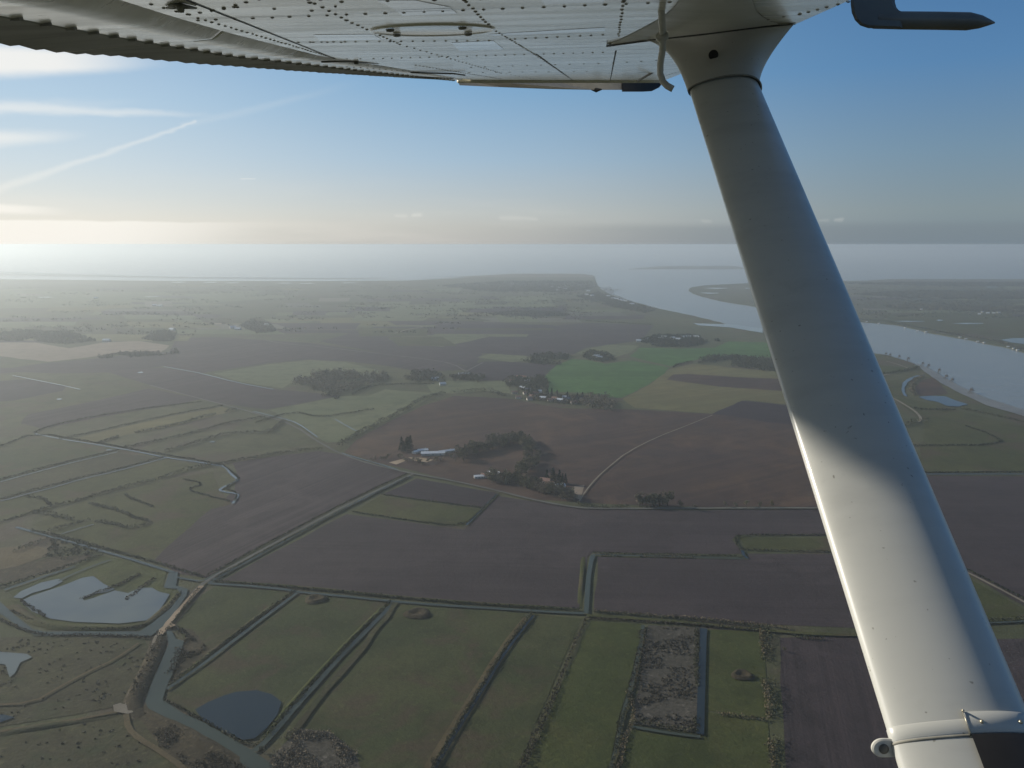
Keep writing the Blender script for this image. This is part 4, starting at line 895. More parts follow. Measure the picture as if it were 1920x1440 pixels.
def paint(name, c, rough, ior=1.5, dirt=.25, coat=0.0, tint=None):
    m, nt, bs = new_mat(name)
    if tint: bs.inputs['Specular Tint'].default_value = (*tint, 1)
    pos = N(nt, 'ShaderNodeTexCoord').outputs['Object']
    a = noise_n(nt, mapping(nt, pos, scale=(.35, .05, .05)), 1.0, 5, .6)
    b = noise_n(nt, pos, 22, 4, .65)
    col = mixc(nt, ramp(nt, a, .42, .72, 0, dirt), c, tuple(x*.55 for x in c))
    col = mixc(nt, ramp(nt, b, .6, .8, 0, dirt*.8), col, tuple(x*.5 for x in c))
    sp_ = noise_n(nt, pos, 160, 1, .5)
    col = mixc(nt, ramp(nt, sp_, .74, .80, 0, .55), col, (.12, .10, .07))
    nt.links.new(col, bs.inputs['Base Color'])
    rr = ramp(nt, a, .3, .8, rough, rough*1.6); nt.links.new(rr, bs.inputs['Roughness'])
    bs.inputs['IOR'].default_value = ior
    if coat: bs.inputs['Coat Weight'].default_value = coat; bs.inputs['Coat Roughness'].default_value = .08
    bp = N(nt, 'ShaderNodeBump'); bp.inputs['Strength'].default_value = .12; bp.inputs['Distance'].default_value = .004
    w = noise_n(nt, mapping(nt, pos, scale=(.3, .12, .12)), 1.0, 3, .5)
    nt.links.new(w, bp.inputs['Height']); nt.links.new(bp.outputs[0], bs.inputs['Normal'])
    return m
P_W = paint('white_wing_paint', (.80, .77, .64), .22, 1.65, .22, .25, tint=(1, .95, .82))
P_F = paint('white_flap_paint', (.80, .77, .66), .25, 1.65, .25, .25, tint=(1, .95, .84))
P_C = paint('corrugated_skin_painted_shade', (.36, .35, .32), .6, 1.35, .35)  # shade on the corrugated rear skin is put into its grey colour
P_S = paint('white_strut_paint', (.60, .60, .565), .28, 1.5, .2, .2)
P_FA = paint('white_fairing_plastic', (.60, .59, .54), .4, 1.5, .12)
P_R = simple_mat('rivet_grey', (.27, .26, .22), .6, .3, 30)  # even dull grey for rivets, screws and small fittings
P_SEAM = simple_mat('seam_sealant', (.05, .05, .045), .8, .2, 30)
P_REFL = paint('grey_painted_reflection', (.52, .53, .53), .2, 1.6, .1, .4)  # reflections on the wing underside, painted as flat grey patches
P_BLK = simple_mat('black_rubber', (.012, .012, .013), .6, .3, 20)
P_MET = simple_mat('dull_grey_metal', (.125, .12, .105), .4, .15, 8)
P_TRIM = simple_mat('grey_tip_trim', (.30, .28, .26), .5, .2, 3)
P_BRASS = simple_mat('worn_screw_head', (.55, .5, .38), .35, .2, 30, metallic=.8)

CR = [rt(*p) for p in ((225, 0), (320, 30), (430, 62), (600, 105))]; CR = sorted((t, r) for r, t in CR)+[(4.85, .80)]
SE = [rt(*p) for p in ((0, 27), (138, 52), (268, 76), (397, 105))]; SE = sorted((t, r) for r, t in SE)
SE = SE[:3]+[(2.13, .98), (3.2, .955), (4.85, .88)]
LEp = [rt(*p) for p in ((1600, 0), (1437, 71), (1280, 138))]; LEp = sorted((t, r) for r, t in LEp)+[(6.2, -.40)]
fc = lambda t: lerp1(CR, t); fe = lambda t: lerp1(SE, t); fl = lambda t: lerp1(LEp, t)-.010
def tend(r): return 4.85+(.88-r)/(1.28)*1.35
T0 = -.9
def station_t(u, r): return T0+(tend(r)-T0)*u
# wing skin: one closed airfoil shell without the flap bay
NS = 90; rings = []
for i in range(NS+1):
    u = i/NS; ring = []
    def P3(f, k):
        # r given as function of t solved by a few fixed point steps
        t = T0+(5.2-T0)*u
        for _ in range(6): r = f(t); t = station_t(u, r)
        return wv(r, t, k)
    ring.append(P3(lambda t: fc(t), -.055)); ring.append(P3(lambda t: fc(t), -.0012)); ring.append(P3(lambda t: fc(t)-.0005, 0))
    for s in (.2, .4, .6, .8): ring.append(P3(lambda t, s=s: fc(t)+(fl(t)+.018-fc(t))*s, 0))
    for a in range(0, 9):
        q = a/8*math.pi*.62
        ring.append(P3(lambda t, q=q: fl(t)+.018-.02*math.sin(q), -.02*(1-math.cos(q))))
    for s in (.0, .12, .3, .5, .7, .85, 1.0):
        hgt = .028+.12*math.sin(math.pi*s**.6)**.8*(1-s*.3)+.03*s*(1-s)
        ring.append(P3(lambda t, s=s: fl(t)+.002+(fe(t)+.1-fl(t)-.002)*s, -hgt))
    rings.append(ring)
k = len(rings[0]); vs = [p for r_ in rings for p in r_]; fs = []
for i in range(NS):
    for j in range(k-1): fs.append((i*k+j, i*k+j+1, (i+1)*k+j+1, (i+1)*k+j))
nf = len(fs); fs.append(tuple(NS*k+j for j in range(k))); mi = [0]*len(fs)
# rivets, lap seams and painted reflections belong to the same skin
def dome(r, t, rad, h, k0=0.0, mat=1, n=7):
    b = len(vs); c = [(1, 0), (.8, .6), (.35, .95)]
    for q, hh in c:
        for a in range(n): vs.append(wv(r+rad*q*math.cos(2*math.pi*a/n), t+rad*q*math.sin(2*math.pi*a/n), k0+h*hh-.0002))
    vs.append(wv(r, t, k0+h))
    for i in range(2):
        for a in range(n): fs.append((b+i*n+a, b+i*n+(a+1) % n, b+(i+1)*n+(a+1) % n, b+(i+1)*n+a)); mi.append(mat)
    for a in range(n): fs.append((b+2*n+a, b+2*n+(a+1) % n, b+3*n)); mi.append(mat)
rrv = random.Random(77)
def rivet_row(p, q, sp, rad=.0042):
    (r0, t0), (r1, t1) = rt(*p), rt(*q); L = math.hypot(r1-r0, t1-t0); n = max(1, int(L/sp))
    for i in range(n+1):
        f = i/n; dome(r0+(r1-r0)*f+rrv.uniform(-.001, .001), t0+(t1-t0)*f+rrv.uniform(-.0015, .0015), rad*rrv.uniform(.7, .95), .0018)
def seam(p, q, w=.002, k0=.0008, m=2):
    (r0, t0), (r1, t1) = rt(*p), rt(*q); d = Vector((r1-r0, t1-t0)).normalized(); s = Vector((-d.y, d.x))*w/2; b = len(vs)
    n = 8
    for i in range(n+1):
        f = i/n; r, t = r0+(r1-r0)*f, t0+(t1-t0)*f
        vs.append(wv(r-s.x, t-s.y, k0)); vs.append(wv(r+s.x, t+s.y, k0))
    for i in range(n): fs.append((b+2*i, b+2*i+1, b+2*i+3, b+2*i+2)); mi.append(m)
rows = [((372, 38), (1255, 4), .030, .0042), ((560, 79), (917, 76), .024, .0042), ((965, 73), (1130, 65), .024, .0042), ((700, 110), (1130, 98), .028, .0045), ((650, 110), (700, 110), .028, .004),
        ((873, 3), (923, 53), .038, .004), ((925, 55), (1000, 100), .042, .004), ((1000, 100), (1068, 146), .09, .005), ((650, 38), (750, 83), .042, .004), ((750, 83), (940, 137), .07, .0045), ((940, 137), (1000, 148), .12, .005),
        ((1169, 3), (1160, 67), .05, .004), ((372, 34), (628, 109), .032, .004), ((353, 27), (443, 13), .03, .004), ((440, 13), (585, 20), .04, .004), ((560, 79), (640, 79), .03, .004),
        ((883, 126), (1150, 118), .05, .006), ((880, 136), (1100, 134), .06, .007), ((1150, 118), (1230, 113), .05, .006), ((650, 125), (860, 140), .05, .005), ((780, 122), (940, 148), .05, .006),
        ((1500, 27), (1590, 3), .03, .004), ((1440, 36), (1500, 26), .03, .004), ((1330, 119), (1250, 141), .12, .006), ((283, 8), (353, 27), .04, .0042), ((400, 19), (560, -20), .035, .0042), ((580, 5), (700, -30), .035, .0042), ((640, 3), (900, -2), .06, .0045),
        ((520, -60), (1240, -90), .03, .0045), ((870, 0), (830, -80), .04, .0045), ((650, 38), (560, -10), .042, .0042), ((1171, 0), (1180, -90), .04, .0045)]
for p, q, sp, rad in rows: rivet_row(p, q, sp, rad)
for p, q in (((366, 36), (1246, 3)), ((1005, 101), (1082, 156)), ((1155, 95), (1143, 156)), ((640, 116), (700, 119)), ((700, 121), (792, 136))):
    seam(p, q, .002 if p[1] < 60 else .0045)
seam((560, 78.5), (1135, 62), .001); seam((300, -20), (628, 110), .004)
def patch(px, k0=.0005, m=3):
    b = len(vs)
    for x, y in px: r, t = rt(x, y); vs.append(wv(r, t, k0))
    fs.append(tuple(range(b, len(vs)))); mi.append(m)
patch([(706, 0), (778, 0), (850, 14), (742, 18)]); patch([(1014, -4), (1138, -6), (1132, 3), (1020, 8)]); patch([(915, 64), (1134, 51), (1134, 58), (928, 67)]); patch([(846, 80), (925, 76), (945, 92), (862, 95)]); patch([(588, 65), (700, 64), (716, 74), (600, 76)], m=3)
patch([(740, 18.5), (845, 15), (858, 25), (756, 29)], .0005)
skin = ap('wing', vs, fs, [P_W, P_R, P_SEAM, P_REFL], False, mi)
for i, p in enumerate(skin.data.polygons): p.use_smooth = i < nf and (i % (k-1)) > 2 or (mi[i] == 1)

# inspection cover with a raised rim and four screws
def disc_part(name, cr, ct, rad, mat, rim):
    v = []; f = []; n = 48; prof = [(1.0, 0), (.985, .0022), (.96, .003), (.93, .0016), (.88, .001), (.0, .001)]
    for q, h in prof[:-1]:
        for a in range(n): v.append(wv(cr+rad*q*math.cos(2*math.pi*a/n), ct+rad*q*math.sin(2*math.pi*a/n), h))
    for i in range(len(prof)-2):
        for a in range(n): f.append((i*n+a, i*n+(a+1) % n, (i+1)*n+(a+1) % n, (i+1)*n+a))
    f.append(tuple((len(prof)-2)*n+a for a in range(n)))
    return ap(name, v, f, mat, True)
icr, ict = rt(810, 55)
t_lo, t_hi = rt(810, 41)[1], rt(810, 68)[1]; print('cover', icr, ict, t_lo, t_hi)
cover = disc_part('inspection_cover', icr, (t_lo+t_hi)/2, .118, P_W, True)
for a in (.5, 2.2, 3.9, 5.5):
    b0 = len(vs); vs_s = []; n = 10
    cr_, ct_ = icr+.092*math.cos(a), (t_lo+t_hi)/2+.092*math.sin(a)
    for q, hh in ((1, 0), (.9, .004), (.4, .005)):
        for j in range(n): vs_s.append(wv(cr_+.008*q*math.cos(2*math.pi*j/n), ct_+.008*q*math.sin(2*math.pi*j/n), .002+hh))
    fs_s = [(i*n+j, i*n+(j+1) % n, (i+1)*n+(j+1) % n, (i+1)*n+j) for i in range(2) for j in range(n)]+[tuple(2*n+j for j in range(n))]
    o = mesh_obj('screw', [Vector(v)-BASE for v in vs_s], fs_s, P_R, cover, True)

# flap and aileron with rolled nose, smooth skin and corrugated drooping rear edge
BW = .2
KT = []
for bx, by in ((-200, 45), (0, 78), (120, 95), (243, 103), (380, 117), (520, 128), (620, 135), (760, 144), (857, 151)):
    d = Vector(((bx-960)/F, (720-by)/F, 1)); tt = 1.5
    for _ in range(30):
        dep = (fe(tt)+BW)/d.dot(ch); tt = .5*tt+.5*max(.2, min(6, d.dot(sh)*dep))
    KT.append((tt, max(-.03, min(.05, WH-d.dot(mh)*dep))))
KT.sort(); print('KT', [(round(a, 2), round(b, 4)) for a, b in KT])
fk = lambda t: lerp1(KT, t)
def flap_part(name, ta, tb):
    vs = []; fs = []; mi = []; n = max(8, int((tb-ta)/.0125)); per = .078
    for i in range(n+1):
        t = ta+(tb-ta)*i/n; rc, re = fc(t), fe(t); rs = rc+(re-rc)*.42; dk = fk(t)
        fr_ = (t/per) % 1.0; saw = .0038*fr_
        ring = [(rc+.012, -.052), (rc+.02, -.035), (rc+(rs-rc)*.38, -.042), (rc+(rs-rc)*.7, -.020), (rs, -.003), (rs+(re-rs)*.35, .0), (re-.012, .0008), (re, .001+saw*.35),
                (re+.003, .001+saw), (re+BW*.5, dk*.5+saw*1.2), (re+BW, dk+saw*1.7), (re+BW+.003, dk-.003), (re+.0, -.03), (rs, -.05)]
        vs += [wv(r, t, k) for r, k in ring]
    k = 14
    for i in range(n):
        for j in range(k-1):
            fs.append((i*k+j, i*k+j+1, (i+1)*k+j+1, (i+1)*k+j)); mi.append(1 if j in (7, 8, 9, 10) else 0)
    fs.append(tuple(range(k-1, -1, -1))); mi.append(0); fs.append(tuple(n*k+j for j in range(k))); mi.append(0)
    # bead ends along the rear edge
    t = math.ceil(ta/per)*per
    while t < tb-.02:
        re = fe(t); b = len(vs); s = .006
        for dr in (-.012, .004):
            for dt in (-s, s*.2):
                for kk in (0.0005, .0060): vs.append(wv(re+dr, t+dt, kk))
        for f in ((0, 1, 3, 2), (4, 6, 7, 5), (0, 4, 5, 1), (2, 3, 7, 6), (0, 2, 6, 4), (1, 5, 7, 3)): fs.append(tuple(b+q for q in f)); mi.append(1)
        t += per
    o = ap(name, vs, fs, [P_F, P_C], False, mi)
    for q, p_ in enumerate(o.data.polygons):
        if q < n*(k-1) and q % (k-1) in (1, 2, 3, 4): p_.use_smooth = True
    return o
flap_part('flap', -.5, 1.671); flap_part('aileron', 1.674, 4.80)
# hinge bracket and hook under the skin
mb = MB(); c = wpx(338, 11, .004)
for a in range(5):
    q = a*1.256; mb.tube([c, wv(rt(338, 11)[0]+.02*math.cos(q), rt(338, 11)[1]+.02*math.sin(q), .002)], [.004, .0015], 6)
mb.tube([c, c+DN*.008], [.006, .004], 8)
ap('hinge_bracket', mb.v, mb.f, P_R, True)
mb = MB(); mb.tube([at(600, -4, 1.1), at(628, 2, 1.1), at(629, 13, 1.1)], [.003, .003, .0018], 8)
ap('bonding_wire', mb.v, mb.f, P_SEAM, True)
# trim rods near the trailing edge
mb = MB(); mb.tube([at(603, 116, 2.3), at(650, 115, 2.4), at(709, 118.5, 2.6)], [.0025]*3, 6); mb.box(tuple(at(668, 116.5, 2.45)), (.012, .012, .012))
mb.tube([at(770, 136, 3.3), at(850, 138, 3.4), at(872, 141, 3.5)], [.003]*3, 6); mb.tube([at(778, 144, 3.3), at(850, 147, 3.4)], [.002]*2, 6)
ap('aileron_linkage', mb.v, mb.f, P_MET, True)

# wing tip
def slab(name, px, d, th, mat, parent=None, bev=0.0):
    """outline with its own depth and thickness; d may be a function of x"""
    fd = d if callable(d) else (lambda x: d)
    n = len(px); cx = sum(p[0] for p in px)/n; cyy = sum(p[1] for p in px)/n; v = []
    L = [(-.5, .93), (-.35, 1.0), (.35, 1.0), (.5, .93)]
    for z, sc_ in L:
        for x, y in px:
            nx = cx+(x-cx)*(sc_ if bev else 1) if not bev else x+(cx-x)/max(1, math.hypot(cx-x, cyy-y))*(bev if sc_ < 1 else 0)
            ny = y if not bev else y+(cyy-y)/max(1, math.hypot(cx-x, cyy-y))*(bev if sc_ < 1 else 0)
            v.append(at(nx, ny, fd(x)+z*th))
    f = [(i*n+j, i*n+(j+1) % n, (i+1)*n+(j+1) % n, (i+1)*n+j) for i in range(3) for j in range(n)]
    f.append(tuple(range(n-1, -1, -1))); f.append(tuple(3*n+j for j in range(n)))
    return ap(name, v, f, mat, False, None, parent)
tipd = lambda x: 4.85+(x-857)/386*1.2
tip = slab('wing_tip', [(855, 148), (950, 151.5), (1050, 154.5), (1166, 155), (1166, 168.5), (1110, 168.5), (1030, 167), (940, 163.5), (862, 160)], tipd, .12, P_TRIM)
slab('navigation_light', [(1166, 149), (1186, 147), (1238, 147.5), (1243, 155), (1236, 164), (1222, 171), (1205, 172), (1166, 172)], tipd, .14, P_BLK, tip, 1.0)
mb = MB(); c = at(1118, 167.5, 5.6); mb.tube([c+Vector((-.04, 0, 0)), c+Vector((0, 0, -.006)), c+Vector((.04, 0, 0))], [.004, .016, .004], 10)
ap('drain_bump', mb.v, mb.f, P_BLK, True, None, tip)
mb = MB(); mb.tube([at(1196, 152, 4.2), at(1246, 122, 3.9)], .006, 8); ap('static_rod', mb.v, mb.f, P_MET, True)
# rolled tip edge
mb = MB(); mb.tube([wv(r, tend(r)-.02, .004) for r in [.87-.127*i for i in range(11)]], .012, 8); ap('tip_edge', mb.v, mb.f, P_F, True)

# unseen fuselage side behind the viewpoint, added to block light on strut and wing, with the window the picture was taken from
mb = MB()
def fus(r, t, k): return wv(r, t, k)
prof = [(-.02, -.03), (-.10, .0), (-.13, .25), (-.15, .5), (-.19, .7), (-.30, 1.05), (-.48, 1.25)]
xs = [-1.3, -.9, -.45, -.2, .0, .3, .6, 1.1, 1.9]
vb = []; 
for r in xs:
    for t, k in prof: vb.append(fus(r, t*1.0-.60, k))
n7 = len(prof); fb = []; mb7 = []
for i in range(len(xs)-1):
    for j in range(n7-1):
        if 2 <= i <= 4 and 1 <= j <= 3: continue      # the open window
        fb.append((i*n7+j, i*n7+j+1, (i+1)*n7+j+1, (i+1)*n7+j)); mb7.append(0)
P_BLUE = paint('added_fuselage_dark_blue', (.035, .06, .12), .3, 1.5, .1)  # invented dark blue, picked to darken and tint the strut
ap('added_unseen_fuselage', vb, fb, [P_BLUE, P_BLK], False, mb7)
# strut
DA = 1.5
A = Vector(((1358-960)/F*DA, (720-170)/F*DA, DA)); dB = DA*130/265
B_ = Vector(((1787.5-960)/F*dB, (720-1340)/F*dB, dB)); ax = (B_-A).normalized()
e1 = (Vector((1, 0, 0))-ax*ax.x).normalized(); e2 = ax.cross(e1).normalized()
if e2.z > 0: e2 = -e2                 # towards the camera
SW = 130/F*DA
def sec(n=48, grow=1.0, T=.205):
    out = []
    for i in range(n):
        a = 2*math.pi*i/n; x = math.cos(a); s = math.sin(a)
        # blunt nose to the right, narrower tail to the left
        th = T*(abs(s)**.9)*(1+.34*x)*(1 if s >= 0 else -1)
        out.append((x*.5*grow*SW, th*grow*SW+0.0))
    return out
def sp(par, x, y): return cw(*(A+ax*par+e1*x+e2*y))
LEN = (B_-A).length
def strut_ring(par, grow=1.0, d=0.0):
    return [sp(par, x*(1+d/SW*2), y*(1+d/SW*4)) for x, y in sec(64, grow)]
def loft(ringsL, closed=True):
    n = len(ringsL[0]); v = [p for r_ in ringsL for p in r_]
    f = [(i*n+(j+1) % n, i*n+j, (i+1)*n+j, (i+1)*n+(j+1) % n) for i in range(len(ringsL)-1) for j in range(n if closed else n-1)]
    return v, f
pars = [-.08+i*(LEN*1.45+.08)/40 for i in range(41)]
v, f = loft([strut_ring(p) for p in pars]); strut = ap('wing_strut', v, f, P_S, True)
# clamp band, lug and plate low on the strut
def par_at_y(y, x=1700):
    # strut parameter whose front face shows at picture row y
    lo, hi = 0, LEN*1.4
    for _ in range(40):
        mid = (lo+hi)/2; X = A+ax*mid+e2*.02; yy = 720-X.y/X.z*F
        if yy < y: lo = mid
        else: hi = mid
    return lo
pc = par_at_y(1352); bw = .0125
def band(p0, p1, d, i0, i1, mats, name, parent, tilt=0.0, n=64):
    R_ = []; S0 = sec(64)
    for pp, dd in ((p0, 0.0), (p0+.0008, d), ((p0+p1)/2, d*1.1), (p1-.0008, d), (p1, 0.0)):
        ring = []
        for j in range(i0, i1+1):
            x, y = S0[j % 64]; L = math.hypot(x, y*2.2); nx, ny = x/.5/SW, y/(.2*SW); l2 = math.hypot(nx*.4, ny) or 1
            ring.append(sp(pp+tilt*x, x+nx*.4/l2*dd, y+ny/l2*dd))
        R_.append(ring)
    v, f = loft(R_, False); return ap(name, v, f, mats, True, None, parent)
band(pc, pc+bw, .0005, 0, 64, P_S, 'clamp_band', strut)
band(pc+bw+.0003, pc+bw+.003, .0008, 17, 36, P_R, 'band_edge', strut)
# metal plate and black sleeve wrap the leading part (indices around angle 0 = nose)
pl = band(pc-.006, pc+bw+.001, .0022, -20, 17, P_S, 'clamp_plate', strut)
band(pc+bw+.001, pc+bw+.5, .0035, -22, 17, P_BLK, 'black_sleeve', strut)
S0 = sec(64)
for j, r_ in ((15, .0018), (9, .0018)):
    x, y = S0[j]; c = sp(pc+.004, x, y+.002); d = (sp(pc, x, y+.02)-sp(pc, x, y)).normalized(); mb = MB(); mb.tube([c-d*.002, c+d*.0015, c+d*.0025], [r_, r_, r_*.5], 12)
    mesh_obj('rivet', [q-BASE for q in mb.v], mb.f, P_BRASS, pl, True, mb.m)
mb = MB(); x, y = S0[17]; mb.tube([sp(pc-.006, x, y+.003), sp(pc+bw+.001, x, y+.003)], .0004, 6); mb.tube([sp(pc-.0065, x, y+.0025), sp(pc-.0055, x, y+.005)], .0010, 8)
mesh_obj('plate_edge', [q-BASE for q in mb.v], mb.f, P_BRASS, pl, True, mb.m)
# lug with a recessed screw on the trailing side
lugc = at(1653, 1400, .722); mb = MB(); n = 28; lv = []; lf = []
for z, q in ((0, .0086), (0.001, .0094), (.003, .0094), (.0042, .0082)):
    for a in range(n):
        an = 2*math.pi*a/n; ex = .009 if math.cos(an) > .2 else 0
        lv.append(lugc+RTV*(q*math.cos(an)*1.1+ex)+UPV*(q*math.sin(an)*.9-ex*.0)+FWV*(-z+.0))
lf = [(i*n+a, i*n+(a+1) % n, (i+1)*n+(a+1) % n, (i+1)*n+a) for i in range(3) for a in range(n)]+[tuple(3*n+a for a in range(n))]
lug = ap('clamp_lug', lv, lf, P_FA, False, None, strut)
mb = MB(); c = lugc-FWV*.004; mb.tube([c, c-FWV*.0010, c-FWV*.0014], [.0045, .0045, .003], 16)
mesh_obj('screw', [q-BASE for q in mb.v], mb.f, P_MET, strut, True, mb.m)

# fairing where the strut meets the wing
nr = 64
Lp, Rp = rt(1137, 85), rt(1492, 43)
near = [(1137, 85), (1172, 69), (1200, 55), (1232, 38), (1255, 22), (1272, 4), (1288, -30), (1330, -56), (1380, -50), (1405, -20), (1412, 4), (1420, 24), (1434, 37), (1455, 44), (1492, 43)]
def respl(P, n):
    L = [0]
    for a, b in zip(P[:-1], P[1:]): L.append(L[-1]+(Vector(b)-Vector(a)).length)
    out = []
    for i in range(n):
        s = L[-1]*i/(n-1); j = 0
        while j < len(L)-2 and L[j+1] < s: j += 1
        f = (s-L[j])/max(1e-9, L[j+1]-L[j]); out.append(Vector(P[j]).lerp(Vector(P[j+1]), f))
    return out
half = nr//2
nr_pts = respl([rt(*p) for p in near], half+1)                      # left tip ... right tip, near side
ring0 = []
LR0, LR1 = Vector(Lp), Vector(Rp)
def mirror(p):
    d = (LR1-LR0).normalized(); q = p-LR0; a = d*q.dot(d); return LR0+a-(q-a)*.10
far = [LR1+(LR0-LR1)*(j/half)+Vector((0, .03*math.sin(math.pi*j/half))) for j in range(1, half)]
ring0 = [wv(p.x, p.y, .001) for p in nr_pts]+[wv(p.x, p.y, .001) for p in far]
k1 = .016
seam_px = [(1138, 85.5), (1200, 77), (1245, 71.5), (1330, 62), (1400, 53), (1440, 48), (1491, 43)]
def fdep(x): return 1.93-(x-1137)/355*.41
def seam_at(j):
    x = 1138+353*j/half; P_ = seam_px
    for (x0, y0), (x1, y1) in zip(P_[:-1], P_[1:]):
        if x <= x1 or (x1, y1) == P_[-1]: return x, y0+(y1-y0)*min(1, (x-x0)/(x1-x0))
ring1 = []
for j in range(half+1):
    x, y = seam_at(j); ring1.append(at(x, y, fdep(x)-.15*math.sin(math.pi*j/half)))
for j in range(half-1, 0, -1):
    x, y = seam_at(j); ring1.append(at(x, y, fdep(x)+.10*math.sin(math.pi*j/half)))
# neck ring on the strut: start at tail (left) going over the near face to the nose, then the far face
sec64 = sec(64)
idx = [(32-j) % 64 for j in range(65)][:64]
PN = .002
neck = [sp(PN+ -.35*0, sec64[i][0]*1.05, sec64[i][1]*1.15+.0) for i in idx]
def dec(p): 
    q = p-Vector((0, 0, CAMH)); X = Vector((q.dot(RTV), q.dot(UPV), q.dot(FWV)))-A
    return X.dot(ax), X.dot(e1), X.dot(e2)
mid_r = []
NSF = 16
AXW = cw(*ax)-cw(0, 0, 0)
ringsF = [ring0, [ring0[i].lerp(ring1[i], .5) for i in range(64)]]
for s_i in range(NSF+1):
    s = s_i/NSF; rg = []
    for a, b in zip(ring1, neck):
        pr = max(.05, (b-a).dot(AXW)); c_ = b-AXW*pr*.62
        rg.append(a*(1-s)**2+c_*2*s*(1-s)+b*s*s)
    ringsF.append(rg)
v, f = loft(ringsF); fair = ap('strut_fairing', v, f, P_FA, True)
mb = MB(); mb.tube([ring1[i]+DN*.001 for i in range(0, half+1)], .0022, 8); mesh_obj('fairing_seam', [q-BASE for q in mb.v], mb.f, P_SEAM, fair, True, mb.m)
mb = MB(); mb.tube([neck[i] for i in range(0, half+1)], .0016, 8); mesh_obj('neck_seam', [q-BASE for q in mb.v], mb.f, P_R, fair, True, mb.m)
# drain hole: a dark plug set on the near face
best = None
for rg in ringsF[2:]:
    for p in rg[:half+1]:
        q = p-Vector((0, 0, CAMH)); X = Vector((q.dot(RTV), q.dot(UPV), q.dot(FWV))); px_, py_ = 960+X.x/X.z*F, 720-X.y/X.z*F
        dd = math.hypot(px_-1334, py_-103)
        if best is None or dd < best[0]: best = (dd, p)
c = best[1]; d = (Vector((0, 0, CAMH))-best[1]).normalized(); mb = MB(); mb.tube([c-d*.004, c+d*.010, c+d*.0105], [.008, .0092, .0080], 20)
mesh_obj('drain_plug', [q-BASE for q in mb.v], mb.f, P_BLK, fair, True, mb.m)

# fuel vent pipe beside the fairing
mb = MB(); mb.tube([at(1238, -14, 1.2), at(1240, 20, 1.24), at(1242, 60, 1.3), at(1242, 95, 1.33), at(1238, 120, 1.35), at(1238, 138, 1.36), at(1243, 153, 1.36), at(1251, 161, 1.36), at(1262, 167, 1.36)], [.0056]*9, 14)
mb.tube([at(1241, 66, 1.3), at(1242, 72, 1.305)], [.0105, .0105], 14)
ap('fuel_vent_pipe', mb.v, mb.f, P_FA, True, mb.m)
# pitot probe
pitot = slab('pitot_mast', [(1595, -130), (1595, 8), (1597, 24), (1603, 38), (1613, 48), (1628, 53), (1692, 54), (1692, 22), (1686, 20), (1681, 14), (1678, 4), (1678, -130)], 1.28, .024, P_MET, None, 6)
mb = MB(); mb.tube([at(x, y, 1.28) for x, y in ((1640, 38), (1690, 38.3), (1760, 39), (1815, 40), (1838, 41), (1854, 42), (1865, 42.6))], [.0128, .0136, .0137, .0137, .0100, .0050, .0012], 20)
ap('pitot_tube', mb.v, mb.f, P_MET, True)


# ------------------------------------------------------------------ camera, sun, sky
cam = bpy.data.cameras.new('camera'); co = bpy.data.objects.new('camera', cam); COL.objects.link(co)
co.location = (0, 0, CAMH); co.rotation_euler = (R(90)-TH, 0, 0)
cam.sensor_width = 36; cam.lens = 36*F/1920; cam.clip_start = .05; cam.clip_end = 400000
scn.camera = co
sd = bpy.data.lights.new('sun', 'SUN'); sd.energy = 4.6; sd.angle = R(1.2); sd.color = (1, .93, .80)
so = bpy.data.objects.new('sun', sd); COL.objects.link(so)
el, az = R(SUN_EL), R(SUN_AZ)
sdir = Vector((math.sin(az)*math.cos(el), math.cos(az)*math.cos(el), math.sin(el)))
so.rotation_euler = sdir.to_track_quat('Z', 'Y').to_euler()

w = bpy.data.worlds.new('World'); scn.world = w; w.use_nodes = True; nt = w.node_tree
bg = nt.nodes['Background']
sky = N(nt, 'ShaderNodeTexSky', sky_type='NISHITA', sun_disc=False)
sky.sun_elevation = el; sky.sun_rotation = az; sky.altitude = 300; sky.air_density = 1.0; sky.dust_density = 1.2; sky.ozone_density = 1.0
tc = N(nt, 'ShaderNodeTexCoord').outputs['Generated']
sep = N(nt, 'ShaderNodeSeparateXYZ'); nt.links.new(tc, sep.inputs[0])
AZ = math_n(nt, 'MULTIPLY', math_n(nt, 'ARCTAN2', sep.outputs[0], sep.outputs[1]), 57.2958)
EL = math_n(nt, 'MULTIPLY', math_n(nt, 'ARCSINE', sep.outputs[2]), 57.2958)
cmb = N(nt, 'ShaderNodeCombineXYZ'); nt.links.new(AZ, cmb.inputs[0]); nt.links.new(EL, cmb.inputs[1])
AE = cmb.outputs[0]
def ae(x, y):
    d = ray(x, y).normalized(); return (math.degrees(math.atan2(d.x, d.y)), math.degrees(math.asin(d.z)), 0)
